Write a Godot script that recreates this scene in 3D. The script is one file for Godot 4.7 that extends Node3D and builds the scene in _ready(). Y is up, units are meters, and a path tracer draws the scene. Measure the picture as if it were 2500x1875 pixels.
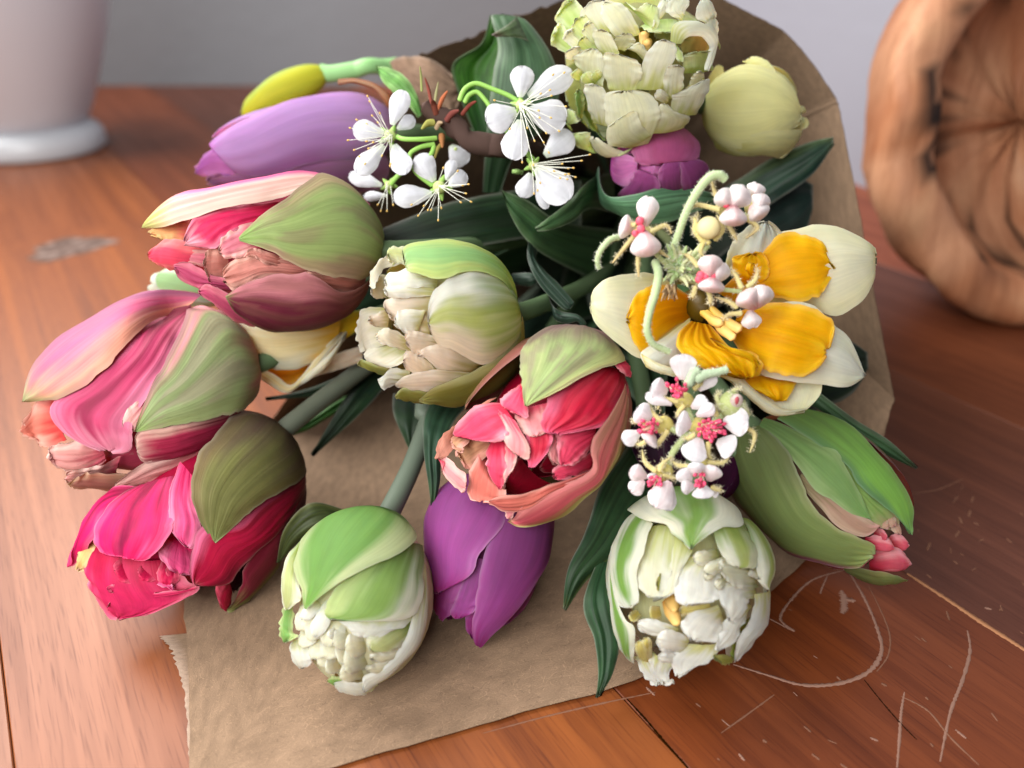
extends Node3D
# A bunch of tulips, daffodils and blossom in brown paper on a wooden table, seen from close by.

const EYE := Vector3(0, 0.25, 0)
const PITCH := 30.5
const FOCAL := 1841.0          # focal length in pixels of a frame 2500 wide

var org := {}                  # node -> its place in the world
var mats := {}
var rng := RandomNumberGenerator.new()
var nz := FastNoiseLite.new()
var nf := FastNoiseLite.new()
var taken := {}

func _ready():
	# camera
	var cam := Camera3D.new()
	cam.name = "camera"
	cam.fov = 53.97
	cam.near = 0.02
	cam.far = 30.0
	cam.position = EYE
	cam.rotation_degrees = Vector3(-PITCH, 0, 0)
	var lens := CameraAttributesPhysical.new()
	lens.frustum_focal_length = 23.58
	lens.frustum_focus_distance = 0.298
	lens.exposure_aperture = 4.2
	cam.attributes = lens
	add_child(cam)
	cam.fov = 53.97
	# the room's own dim light
	var we := WorldEnvironment.new()
	we.name = "environment"
	var env := Environment.new()
	env.background_mode = Environment.BG_COLOR
	env.background_color = Color(0.115, 0.118, 0.14)
	env.background_energy_multiplier = 1.0
	env.tonemap_mode = Environment.TONE_MAPPER_LINEAR
	env.tonemap_exposure = 0.92
	env.sdfgi_enabled = true
	env.ssao_enabled = true
	env.ssil_enabled = true
	we.environment = env
	add_child(we)
	# daylight from two windows on the left, the farther one the brighter
	for q in [[Vector3(-0.92, 1.15, -0.85), Vector3(0.0, 0.06, -0.36), Vector2(1.2, 1.0), 5.6], [Vector3(-0.42, 0.62, 0.34), Vector3(0.02, 0.10, -0.30), Vector2(0.9, 0.6), 2.0]]:
		var win := AreaLight3D.new()
		win.name = "window_light"
		win.area_size = q[2]
		win.light_color = Color(1.0, 0.985, 0.97)
		win.light_energy = q[3]
		win.area_range = 12.0
		win.shadow_enabled = true
		add_child(win, true)
		win.look_at_from_position(q[0], q[1])

	rng.seed = 77
	nz.seed = 5
	nz.frequency = 1.0
	nz.noise_type = FastNoiseLite.TYPE_SIMPLEX_SMOOTH
	nz.fractal_type = FastNoiseLite.FRACTAL_NONE
	nf.seed = 9
	nf.frequency = 1.0
	nf.noise_type = FastNoiseLite.TYPE_SIMPLEX_SMOOTH
	nf.fractal_type = FastNoiseLite.FRACTAL_FBM
	nf.fractal_octaves = 3
	make_materials()
	make_room()
	make_table()
	make_vase()
	make_bowl()
	make_paper()
	make_tulips()
	make_daffodils()
	make_branches()
	make_leaves()

# ---------------------------------------------------------------- helpers

func ray(x: float, y: float) -> Vector3:
	var p := deg_to_rad(PITCH)
	var sx := (x - 1250.0) / FOCAL
	var sy := (937.5 - y) / FOCAL
	return Vector3(sx, -sin(p) + cos(p) * sy, -cos(p) - sin(p) * sy)

func pt(x: float, y: float, d: float) -> Vector3:
	return EYE + ray(x, y) * d

func on(x: float, y: float, h := 0.0) -> Vector3:
	var r := ray(x, y)
	return EYE + r * ((h - EYE.y) / r.y)

func c8(r: int, g: int, b: int) -> Color:
	return Color8(r, g, b).srgb_to_linear()

func thing(called: String, label: String, category: String, at: Vector3, group := "") -> Node3D:
	var o := Node3D.new()
	o.name = numbered(self, called)
	add_child(o)
	o.position = at
	org[o] = at
	o.set_meta("label", label)
	o.set_meta("category", category)
	if group:
		o.set_meta("group", group)
	return o

func numbered(parent: Node, called: String) -> String:
	var key := str(parent.get_instance_id()) + called
	var n: int = taken.get(key, 0)
	taken[key] = n + 1
	return called if n == 0 else "%s_%03d" % [called, n]

func sub(parent: Node3D, called: String, at: Vector3) -> Node3D:
	var o := Node3D.new()
	o.name = numbered(parent, called)
	parent.add_child(o)
	o.position = at - org[parent]
	org[o] = at
	return o

class Geo:
	var v := PackedVector3Array()
	var n := PackedVector3Array()
	var uv := PackedVector2Array()
	var c := PackedColorArray()
	var idx := PackedInt32Array()
	func add(p: Vector3, q: Vector3, t: Vector2, k: Color) -> int:
		v.append(p)
		n.append(q)
		uv.append(t)
		c.append(k)
		return v.size() - 1
	func tri(a: int, b: int, d: int) -> void:
		# wound so that the side of the normals is the front (clockwise)
		var f := (v[b] - v[a]).cross(v[d] - v[a])
		if f.dot(n[a] + n[b] + n[d]) > 0.0:
			idx.append_array(PackedInt32Array([a, d, b]))
		else:
			idx.append_array(PackedInt32Array([a, b, d]))
	func quad(a: int, b: int, d: int, e: int) -> void:
		tri(a, b, d)
		tri(a, d, e)

func put(parent: Node3D, called: String, g: Geo, m: Material) -> MeshInstance3D:
	var o: Vector3 = org.get(parent, Vector3.ZERO)
	if o != Vector3.ZERO:
		for i in g.v.size():
			g.v[i] -= o
	var a := []
	a.resize(Mesh.ARRAY_MAX)
	a[Mesh.ARRAY_VERTEX] = g.v
	a[Mesh.ARRAY_NORMAL] = g.n
	a[Mesh.ARRAY_TEX_UV] = g.uv
	a[Mesh.ARRAY_COLOR] = g.c
	a[Mesh.ARRAY_INDEX] = g.idx
	var am := ArrayMesh.new()
	am.add_surface_from_arrays(Mesh.PRIMITIVE_TRIANGLES, a)
	am.surface_set_material(0, m)
	var mi := MeshInstance3D.new()
	mi.mesh = am
	mi.name = numbered(parent, called)
	parent.add_child(mi)
	org[mi] = o
	return mi

func catmull(a: Vector3, b: Vector3, c: Vector3, d: Vector3, t: float) -> Vector3:
	return b.cubic_interpolate(c, a, d, t)

func along(pts: Array, u: float) -> Vector3:
	var n := pts.size() - 1
	var f := clampf(u, 0.0, 1.0) * n
	var i := mini(int(f), n - 1)
	return catmull(pts[maxi(i - 1, 0)], pts[i], pts[i + 1], pts[mini(i + 2, n)], f - i)

func ss(a: float, b: float, x: float) -> float:
	return smoothstep(a, b, x)

# a double-sided skin of (nu+1) x (nv+1) points with thickness: fp(u, v) -> point, facing the side that `face` points to
func skin(g: Geo, P: Array, nu: int, nv: int, face: Vector3, th: float, cf: Array, cb: Array, uvs: Vector2, uvo: Vector2, radial = null) -> void:
	var N := []
	N.resize(P.size())
	var w := nv + 1
	for i in nu + 1:
		for j in w:
			var du: Vector3 = P[mini(i + 1, nu) * w + j] - P[maxi(i - 1, 0) * w + j]
			var dv: Vector3 = P[i * w + mini(j + 1, nv)] - P[i * w + maxi(j - 1, 0)]
			N[i * w + j] = du.cross(dv).normalized()
	var mid := (nu / 2) * w + nv / 2
	var fc: Vector3 = face if radial == null else (P[mid] - radial)
	var sg := 1.0 if N[mid].dot(fc) > 0.0 else -1.0
	var f0 := g.v.size()
	for i in nu + 1:
		for j in w:
			var k := i * w + j
			var t := Vector2(float(j) / nv, float(i) / nu) * uvs + uvo
			g.add(P[k], N[k] * sg, t, cf[k])
	var b0 := g.v.size()
	for i in nu + 1:
		for j in w:
			var k := i * w + j
			var t := Vector2(float(j) / nv, float(i) / nu) * uvs + uvo
			g.add(P[k] - N[k] * sg * th, -N[k] * sg, t, cb[k])
	# the winding follows the sign of the normals
	for i in nu:
		for j in nv:
			var a := i * w + j
			var e := [a, a + 1, a + w + 1, a + w]
			if sg > 0.0:
				g.idx.append_array(PackedInt32Array([f0 + e[0], f0 + e[2], f0 + e[3], f0 + e[0], f0 + e[1], f0 + e[2]]))
				g.idx.append_array(PackedInt32Array([b0 + e[0], b0 + e[3], b0 + e[2], b0 + e[0], b0 + e[2], b0 + e[1]]))
			else:
				g.idx.append_array(PackedInt32Array([f0 + e[0], f0 + e[3], f0 + e[2], f0 + e[0], f0 + e[2], f0 + e[1]]))
				g.idx.append_array(PackedInt32Array([b0 + e[0], b0 + e[2], b0 + e[3], b0 + e[0], b0 + e[1], b0 + e[2]]))
	if th > 0.0:
		for i in nu:
			for j in [0, nv]:
				var a: int = i * w + j
				var q := [f0 + a, f0 + a + w, b0 + a + w, b0 + a]
				if (j == 0) == (sg < 0.0):
					g.idx.append_array(PackedInt32Array([q[0], q[2], q[1], q[0], q[3], q[2]]))
				else:
					g.idx.append_array(PackedInt32Array([q[0], q[1], q[2], q[0], q[2], q[3]]))
		for j in nv:
			for i in [0, nu]:
				var a: int = i * w + j
				var q := [f0 + a, f0 + a + 1, b0 + a + 1, b0 + a]
				if (i == 0) == (sg < 0.0):
					g.idx.append_array(PackedInt32Array([q[0], q[1], q[2], q[0], q[2], q[3]]))
				else:
					g.idx.append_array(PackedInt32Array([q[0], q[2], q[1], q[0], q[3], q[2]]))

func tube(g: Geo, pts: Array, radii: Array, col: Color, sides := 8, steps := 0, tipcol = null, rough := 0.0) -> void:
	var m := steps if steps > 0 else (pts.size() - 1) * 5
	var prev := Vector3.ZERO
	var base := g.v.size()
	for i in m + 1:
		var u := float(i) / m
		var p := along(pts, u)
		var t := (along(pts, minf(u + 0.01, 1.0)) - along(pts, maxf(u - 0.01, 0.0))).normalized()
		if prev == Vector3.ZERO:
			prev = t.cross(Vector3.UP if absf(t.y) < 0.9 else Vector3.RIGHT).normalized()
		prev = (prev - t * prev.dot(t)).normalized()
		var bi := t.cross(prev)
		var f := u * (radii.size() - 1)
		var k := mini(int(f), radii.size() - 2)
		var r: float = lerpf(radii[k], radii[k + 1], f - k)
		var cc: Color = col if tipcol == null else col.lerp(tipcol, u)
		for j in sides + 1:
			var an := TAU * j / sides
			var d := prev * cos(an) + bi * sin(an)
			var rr := r
			if rough > 0.0:
				rr *= 1.0 + rough * nz.get_noise_3d(p.x * 160.0 + cos(an), p.y * 160.0 + sin(an), p.z * 160.0)
			g.add(p + d * rr, d, Vector2(float(j) / sides, u * 3.0), cc)
	for i in m:
		for j in sides:
			var a := base + i * (sides + 1) + j
			g.quad(a, a + 1, a + sides + 2, a + sides + 1)
	# end caps
	for e in [0, m]:
		var s0 := base + int(e) * (sides + 1)
		var t2 := (along(pts, 1.0) - along(pts, 0.95)).normalized() if e == m else (along(pts, 0.0) - along(pts, 0.05)).normalized()
		var cc2: Color = g.c[s0]
		var cidx := g.add(along(pts, 1.0 if e == m else 0.0) + t2 * (radii[-1] if e == m else radii[0]) * 0.5, t2, Vector2(0.5, 0.5), cc2)
		for j in sides:
			g.tri(cidx, s0 + j, s0 + j + 1)

func ball(g: Geo, at: Vector3, b: Basis, col: Color, rings := 7, sides := 10) -> void:
	var base := g.v.size()
	var bn := b.inverse().transposed()
	for i in rings + 1:
		var th := PI * i / rings
		for j in sides + 1:
			var ph := TAU * j / sides
			var d := Vector3(sin(th) * cos(ph), cos(th), sin(th) * sin(ph))
			g.add(at + b * d, (bn * d).normalized(), Vector2(float(j) / sides, float(i) / rings), col)
	for i in rings:
		for j in sides:
			var a := base + i * (sides + 1) + j
			g.quad(a, a + 1, a + sides + 2, a + sides + 1)

func hairs(g: Geo, pts: Array, r: float, count: int, length: float, col: Color) -> void:
	for k in count:
		var u := rng.randf()
		var p := along(pts, u)
		var t := (along(pts, minf(u + 0.02, 1.0)) - along(pts, maxf(u - 0.02, 0.0))).normalized()
		var d := Vector3(rng.randf() - 0.5, rng.randf() - 0.5, rng.randf() - 0.5)
		d = (d - t * d.dot(t) * 0.7).normalized()
		hair(g, p + d * r * 0.8, (d + t * rng.randf_range(-0.5, 0.5)).normalized(), length * rng.randf_range(0.5, 1.2), col)

func hair(g: Geo, p: Vector3, d: Vector3, l: float, col: Color) -> void:
	var a := d.cross(Vector3(0.3, 0.8, 0.5)).normalized()
	var b := d.cross(a)
	var r := 0.00011
	var tip := g.add(p + d * l + a * l * 0.3, d, Vector2.ZERO, col)
	var q := []
	for j in 3:
		var an := TAU * j / 3.0
		var o := a * cos(an) + b * sin(an)
		q.append(g.add(p + o * r, o, Vector2.ZERO, col))
	for j in 3:
		g.tri(q[j], q[(j + 1) % 3], tip)

func slab(g: Geo, quadp: Array, y0: float, y1: float, col: Color) -> void:
	# a box standing on any quadrilateral of the ground, its top corners chamfered by the caller's gaps
	for side in 6:
		var f := []
		match side:
			0: f = [Vector3(quadp[0].x, y1, quadp[0].z), Vector3(quadp[1].x, y1, quadp[1].z), Vector3(quadp[2].x, y1, quadp[2].z), Vector3(quadp[3].x, y1, quadp[3].z)]
			1: f = [Vector3(quadp[0].x, y0, quadp[0].z), Vector3(quadp[1].x, y0, quadp[1].z), Vector3(quadp[2].x, y0, quadp[2].z), Vector3(quadp[3].x, y0, quadp[3].z)]
			_:
				var a: Vector3 = quadp[side - 2]
				var b: Vector3 = quadp[(side - 1) % 4]
				f = [Vector3(a.x, y0, a.z), Vector3(b.x, y0, b.z), Vector3(b.x, y1, b.z), Vector3(a.x, y1, a.z)]
		var mid: Vector3 = (quadp[0] + quadp[1] + quadp[2] + quadp[3]) / 4.0
		mid.y = (y0 + y1) / 2.0
		var n: Vector3 = (f[1] - f[0]).cross(f[2] - f[0]).normalized()
		if n.dot((f[0] + f[2]) / 2.0 - mid) < 0.0:
			n = -n
		var q := []
		for p in f:
			q.append(g.add(p, n, Vector2(p.x, p.z), col))
		g.quad(q[0], q[1], q[2], q[3])

# ---------------------------------------------------------------- materials

func noise_image(w: int, h: int, freq: float, oct: int, sd: int) -> Image:
	var n := FastNoiseLite.new()
	n.seed = sd
	n.frequency = freq
	n.noise_type = FastNoiseLite.TYPE_SIMPLEX_SMOOTH
	n.fractal_octaves = oct
	return n.get_seamless_image(w, h)

func mat(called: String, rough: float, spec: float, tex: Texture2D = null, bump: Texture2D = null, bump_cm := 0.0, back := 0.0) -> StandardMaterial3D:
	var m := StandardMaterial3D.new()
	m.resource_name = called
	m.vertex_color_use_as_albedo = true
	m.roughness = rough
	m.metallic_specular = spec
	m.albedo_texture = tex
	if bump:
		m.heightmap_enabled = true
		m.heightmap_texture = bump
		m.heightmap_scale = bump_cm
	if back > 0.0:
		m.backlight_enabled = true
		m.backlight = Color(back, back, back)
	mats[called] = m
	return m

func make_materials():
	# veins: fine lines that run along a petal
	var a := noise_image(512, 12, 0.075, 4, 3)
	a.resize(512, 512, Image.INTERPOLATE_CUBIC)
	var b := noise_image(256, 256, 0.02, 4, 8)
	b.resize(512, 512, Image.INTERPOLATE_CUBIC)
	var va := a.get_data()
	var vb := b.get_data()
	var soft := PackedByteArray()
	soft.resize(512 * 512 * 3)
	var ribs := PackedByteArray()
	ribs.resize(512 * 512 * 3)
	var col := PackedByteArray()
	var hei := PackedByteArray()
	col.resize(512 * 512 * 3)
	hei.resize(512 * 512)
	for i in 512 * 512:
		var f := va[i] / 255.0
		var q := vb[i] / 255.0
		var k := 0.95 + 0.08 * (f - 0.5) + 0.09 * (q - 0.5)
		var sk := int(255.0 * clampf(0.965 + 0.05 * (f - 0.5) + 0.05 * (q - 0.5), 0.0, 1.0))
		var lk := int(255.0 * clampf(0.88 + 0.34 * (f - 0.5) + 0.22 * (q - 0.5), 0.0, 1.0))
		ribs[i * 3] = lk
		ribs[i * 3 + 1] = lk
		ribs[i * 3 + 2] = lk
		soft[i * 3] = sk
		soft[i * 3 + 1] = sk
		soft[i * 3 + 2] = sk
		var s := int(clampf(k, 0.0, 1.0) * 255.0)
		col[i * 3] = s
		col[i * 3 + 1] = s
		col[i * 3 + 2] = s
		hei[i] = int(clampf(0.5 + 0.5 * (f - 0.5) + 0.6 * (q - 0.5), 0.0, 1.0) * 255.0)
	var tc := ImageTexture.create_from_image(Image.create_from_data(512, 512, false, Image.FORMAT_RGB8, col))
	var th := ImageTexture.create_from_image(Image.create_from_data(512, 512, false, Image.FORMAT_L8, hei))
	var ts := ImageTexture.create_from_image(Image.create_from_data(512, 512, false, Image.FORMAT_RGB8, soft))
	mat("petal", 0.58, 0.3, ts, th, 0.004, 1.0)
	mats.petal.subsurf_scatter_enabled = true
	mats.petal.subsurf_scatter_strength = 0.3
	mat("crinkled_petal", 0.55, 0.32, tc, th, 0.016, 0.75)
	mat("blossom_petal", 0.5, 0.35, ts, th, 0.003, 0.8)
	mat("leaf", 0.5, 0.32, ImageTexture.create_from_image(Image.create_from_data(512, 512, false, Image.FORMAT_RGB8, ribs)), th, 0.012, 0.25)
	mat("stem", 0.5, 0.35, null)
	mat("fuzz", 0.9, 0.15, null, null, 0.0, 0.5)
	mat("bark", 0.8, 0.2, null)
	# kraft paper: short fibres and specks
	var kp := noise_image(1024, 1024, 0.012, 5, 21)
	kp.convert(Image.FORMAT_RGB8)
	var kd := kp.get_data()
	var fine := noise_image(1024, 1024, 0.25, 2, 4).get_data()
	var kh := PackedByteArray()
	kh.resize(1024 * 1024)
	for i in 1024 * 1024:
		var t := 0.83 + 0.14 * (kd[i * 3] / 255.0 - 0.5) + 0.16 * (fine[i] / 255.0 - 0.5)
		var s := int(t * 255.0)
		kd[i * 3] = s
		kd[i * 3 + 1] = s
		kd[i * 3 + 2] = s
		kh[i] = fine[i]
	var kim := Image.create_from_data(1024, 1024, false, Image.FORMAT_RGB8, kd)
	for k in 9000:
		var x := rng.randf() * 1023.0
		var y := rng.randf() * 1023.0
		var an := rng.randf() * TAU
		var bend := rng.randf_range(-0.12, 0.12)
		var dark := rng.randf() < 0.3
		var amt := rng.randf_range(0.05, 0.18)
		for s2 in rng.randi_range(5, 22):
			var px := posmod(int(x), 1024)
			var py := posmod(int(y), 1024)
			var o := kim.get_pixel(px, py)
			var q2 := -amt if dark else amt
			kim.set_pixel(px, py, Color(o.r + q2, o.g + q2, o.b + q2 * 0.9))
			kh[py * 1024 + px] = clampi(kh[py * 1024 + px] + (-30 if dark else 60), 0, 255)
			x += cos(an)
			y += sin(an)
			an += bend
	var kt := ImageTexture.create_from_image(kim)
	var kht := ImageTexture.create_from_image(Image.create_from_data(1024, 1024, false, Image.FORMAT_L8, kh))
	mat("kraft", 0.85, 0.25, kt, kht, 0.012)
	# wood: streaks, rings and pores that run along the board (v)
	var g1 := noise_image(1024, 24, 0.012, 5, 31)
	g1.resize(1024, 2048, Image.INTERPOLATE_CUBIC)
	var g2 := noise_image(1024, 160, 0.16, 2, 12)
	g2.resize(1024, 2048, Image.INTERPOLATE_CUBIC)
	var g3 := noise_image(1024, 192, 0.004, 3, 19)
	g3.resize(1024, 2048, Image.INTERPOLATE_CUBIC)
	var d1 := g1.get_data()
	var d2 := g2.get_data()
	var d3 := g3.get_data()
	var wc := PackedByteArray()
	wc.resize(1024 * 2048 * 3)
	var wr := PackedByteArray()
	wr.resize(1024 * 2048)
	for i in 1024 * 2048:
		var s1 := d1[i] / 255.0
		var s2 := d2[i] / 255.0
		var s3 := d3[i] / 255.0
		var k := 0.62 + 0.34 * (s1 - 0.5) + 0.07 * sin(s3 * 26.0 + s1 * 9.0) + 0.35 * (s3 - 0.5)
		if s2 > 0.60:
			k -= (s2 - 0.60) * 1.0
		k = clampf(k, 0.0, 1.0)
		wc[i * 3] = int(128.0 + 98.0 * k)
		wc[i * 3 + 1] = int(94.0 + 106.0 * k)
		wc[i * 3 + 2] = int(74.0 + 104.0 * k)
		wr[i] = int(255.0 * (0.34 + 0.2 * (1.0 - k)))
	var wt := ImageTexture.create_from_image(Image.create_from_data(1024, 2048, false, Image.FORMAT_RGB8, wc))
	var wrt := ImageTexture.create_from_image(Image.create_from_data(1024, 2048, false, Image.FORMAT_L8, wr))
	var wm := mat("wood", 1.0, 0.42, wt, wt, 0.004)
	wm.roughness_texture = wrt
	var bm := mat("bowl_wood", 0.6, 0.4, wt, wt, 0.01)
	bm.roughness = 0.6
	bm.uv1_triplanar = true
	bm.uv1_scale = Vector3(5.0, 1.6, 5.0)
	mat("scratch", 0.8, 0.3)
	mat("crack", 0.95, 0.1)
	# painted plaster
	var pl := noise_image(256, 256, 0.03, 4, 51)
	var pm := mat("plaster", 0.9, 0.2)
	pm.heightmap_enabled = true
	pm.heightmap_texture = ImageTexture.create_from_image(pl)
	pm.heightmap_scale = 0.05
	pm.uv1_triplanar = true
	pm.uv1_scale = Vector3(3, 3, 3)
	mat("porcelain", 0.35, 0.5)

# ---------------------------------------------------------------- room, table and the things behind

func wall(called: String, a: Vector3, b: Vector3, thick: Vector3, col: Color):
	var g := Geo.new()
	slab(g, [a, b, b + thick, a + thick], -0.03, 2.4, col)
	var o := put(self, called, g, mats.plaster)
	o.set_meta("kind", "structure")

func make_room():
	var corner := Vector3(0.14, 0, -1.594)
	var along_right := Vector3(0.356, 0, 0.934)
	wall("wall_back", corner + Vector3(-4.0, 0, 0), corner, Vector3(0, 0, -0.15), c8(126, 128, 133))
	wall("wall_right", corner + along_right * 0.002, corner + along_right * 3.4, Vector3(0.934, 0, -0.356) * 0.15, c8(146, 148, 158))

const GD := Vector3(-0.56255, 0, -0.82676)      # the way the boards run
const GN := Vector3(0.82676, 0, -0.56255)       # across the boards

func make_table():
	var t := thing("wooden_table", "worn reddish brown wooden table under the bouquet, scratched at the right", "table", Vector3(0, -0.03, -0.4))
	var cuts := [-0.62, -0.42, -0.225, -0.0545, 0.1408, 0.292, 0.46, 0.63, 0.80, 0.98, 1.16, 1.34]
	var tones := [c8(164, 112, 66), c8(162, 108, 64), c8(166, 116, 80), c8(166, 110, 66), c8(138, 82, 48), c8(116, 79, 64), c8(126, 81, 56), c8(182, 110, 70), c8(198, 124, 78), c8(190, 116, 74), c8(182, 110, 70)]
	for i in cuts.size() - 1:
		var g := Geo.new()
		var s0: float = cuts[i] + 0.0002
		var s1: float = cuts[i + 1] - 0.0002
		var t0 := -0.5
		var t1 := 2.3
		var off := Vector2(rng.randf(), rng.randf())
		var ch := 0.0004
		# top with softened edges, then the sides and the underside
		var prof := [[s0, -0.03], [s0, -ch], [s0 + ch, 0.0], [s1 - ch, 0.0], [s1, -ch], [s1, -0.03], [s0, -0.03]]
		for k in prof.size() - 1:
			var a: Array = prof[k]
			var b: Array = prof[k + 1]
			var dir: Vector3 = GN * (b[0] - a[0]) + Vector3.UP * (b[1] - a[1])
			var n: Vector3 = dir.cross(GD).normalized()
			if k == 2 and n.y < 0.0:
				n = -n
			elif k != 2:
				var midp: Vector3 = GN * ((a[0] + b[0]) / 2.0 - (s0 + s1) / 2.0) + Vector3.UP * ((a[1] + b[1]) / 2.0 + 0.015)
				if n.dot(midp) < 0.0:
					n = -n
			var q := []
			for e in [[a, t0], [b, t0], [b, t1], [a, t1]]:
				var p: Vector3 = GN * e[0][0] + GD * e[1] + Vector3.UP * e[0][1]
				q.append(g.add(p, n, Vector2((e[0][0] - s0) / 0.19, e[1] / 0.75) + off, tones[i]))
			g.quad(q[0], q[1], q[2], q[3])
		var board := put(t, "plank", g, mats.wood)
		if i == 4:
			board.set_meta("label", "plank with a dark split along its edge")
		scratches(board, i)

# a mark on the table: a thin worn strip that follows points of the photograph's ground
func mark(parent: Node3D, called: String, pts: Array, w: float, col: Color, m: String, rag := 0.5):
	var q := []
	for p in pts:
		q.append(on(p[0], p[1], 0.0))
	var g := Geo.new()
	var n := pts.size() * 14
	var last := -1
	for i in n + 1:
		var u := float(i) / n
		var p := along(q, u)
		var d := (along(q, minf(u + 0.01, 1.0)) - along(q, maxf(u - 0.01, 0.0))).normalized()
		var s := Vector3(-d.z, 0, d.x)
		var ww := w * (0.25 + 0.75 * sqrt(sin(PI * clampf(u, 0.02, 0.98)))) * (1.0 + rag * nz.get_noise_2d(u * n * 0.7, p.x * 90.0))
		var h := 0.00022 if m == "scratch" else 0.0003
		var a := g.add(p + s * ww * 0.5 + Vector3.UP * 0.00004, (Vector3.UP + s).normalized(), Vector2(0, u), col)
		g.add(p + Vector3.UP * h, Vector3.UP, Vector2(0.5, u), col)
		g.add(p - s * ww * 0.5 + Vector3.UP * 0.00004, (Vector3.UP - s).normalized(), Vector2(1, u), col)
		if last >= 0:
			g.quad(last, last + 1, a + 1, a)
			g.quad(last + 1, last + 2, a + 2, a + 1)
		last = a
	put(parent, called, g, mats[m])

func scratches(board: Node3D, i: int):
	var pale := c8(140, 107, 92)
	var faint := c8(122, 85, 68)
	if i == 5:
		mark(board, "scratch", [[2060, 1392], [1985, 1415], [1935, 1460], [1905, 1510], [1938, 1540], [1870, 1506]], 0.0011, pale, "scratch")
		mark(board, "scratch", [[2075, 1400], [2110, 1460], [2140, 1530], [2152, 1590], [2120, 1640], [2050, 1668], [1960, 1672], [1880, 1650], [1790, 1622]], 0.0016, pale, "scratch")
		mark(board, "scratch", [[2120, 1430], [2150, 1490], [2172, 1550], [2168, 1600], [2140, 1640]], 0.0007, faint, "scratch")
		mark(board, "scratch", [[2362, 1540], [2368, 1590], [2350, 1660], [2320, 1740], [2295, 1860]], 0.0012, pale, "scratch")
		mark(board, "scratch", [[2208, 1690], [2200, 1740], [2196, 1800], [2190, 1875]], 0.0010, pale, "scratch")
		mark(board, "scratch", [[2200, 1700], [2265, 1735], [2320, 1800], [2390, 1868]], 0.0009, faint, "scratch")
		mark(board, "scratch", [[1890, 1696], [1830, 1740], [1760, 1790]], 0.0007, faint, "scratch")
		mark(board, "scratch", [[2020, 1405], [2005, 1440], [2003, 1450]], 0.0008, pale, "scratch")
		mark(board, "crack", [[2110, 1660], [2150, 1710], [2195, 1762], [2238, 1806]], 0.0006, c8(40, 24, 18), "crack")
		for k in 30:
			var x := rng.randf_range(1560, 2450)
			var y := rng.randf_range(1480, 1870)
			var l := rng.randf_range(6, 30)
			mark(board, "scratch", [[x, y], [x + l * rng.randf_range(0.5, 1.0), y + l * rng.randf_range(0.2, 0.8)]], rng.randf_range(0.0003, 0.0012), pale if rng.randf() < 0.2 else faint, "scratch", 0.9)
		for k in 5:
			mark(board, "worn_spot", [[2030 + rng.randf() * 55, 1440 + rng.randf() * 50], [2040 + rng.randf() * 50, 1445 + rng.randf() * 55]], 0.0022, pale, "scratch", 1.0)
	if i == 4:
		mark(board, "crack", [[1530, 1706], [1575, 1755], [1620, 1808], [1668, 1862], [1690, 1890]], 0.0009, c8(32, 18, 12), "crack")
		mark(board, "scratch", [[1180, 1790], [1330, 1750], [1480, 1715], [1600, 1690]], 0.0007, faint, "scratch")
	if i == 6:
		mark(board, "worn_seam", [[2215, 1400], [2300, 1455], [2390, 1515], [2470, 1566], [2560, 1625]], 0.0024, c8(164, 116, 82), "scratch", 0.3)
		for k in 22:
			var x := rng.randf_range(2240, 2500)
			var y := rng.randf_range(1150, 1560)
			mark(board, "scratch", [[x, y], [x + rng.randf_range(-14, 14), y + rng.randf_range(5, 24)]], rng.randf_range(0.0004, 0.0012), faint, "scratch", 0.9)
		mark(board, "scratch", [[2225, 1205], [2290, 1195], [2350, 1170]], 0.0007, faint, "scratch")
	if i == 3:
		# the dark knot in the board
		var g := Geo.new()
		var rings := []
		for r in 6:
			var row := []
			for k in 36:
				var an := TAU * k / 36.0
				var f := r / 5.0
				var rr := f * (1.0 + 0.14 * sin(an * 3.0 + 1.0) + 0.08 * sin(an * 7.0))
				var x := 168.0 + cos(an) * 108.0 * rr
				var y := 606.0 + sin(an) * 25.0 * rr - cos(an) * 20.0 * rr
				var nn := nz.get_noise_2d(x * 0.05, y * 0.12)
				var cc := c8(96, 80, 74).lerp(c8(140, 122, 114), ss(0.2, 0.7, nn)).lerp(c8(112, 78, 62), ss(0.8, 1.0, f))
				row.append(g.add(on(x, y) + Vector3.UP * (0.0004 - 0.0003 * f), Vector3.UP, Vector2(cos(an), sin(an)), cc))
			rings.append(row)
		for r in 5:
			for k in 36:
				g.quad(rings[r][k], rings[r + 1][k], rings[r + 1][(k + 1) % 36], rings[r][(k + 1) % 36])
		put(board, "knot", g, mats.crack)

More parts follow.
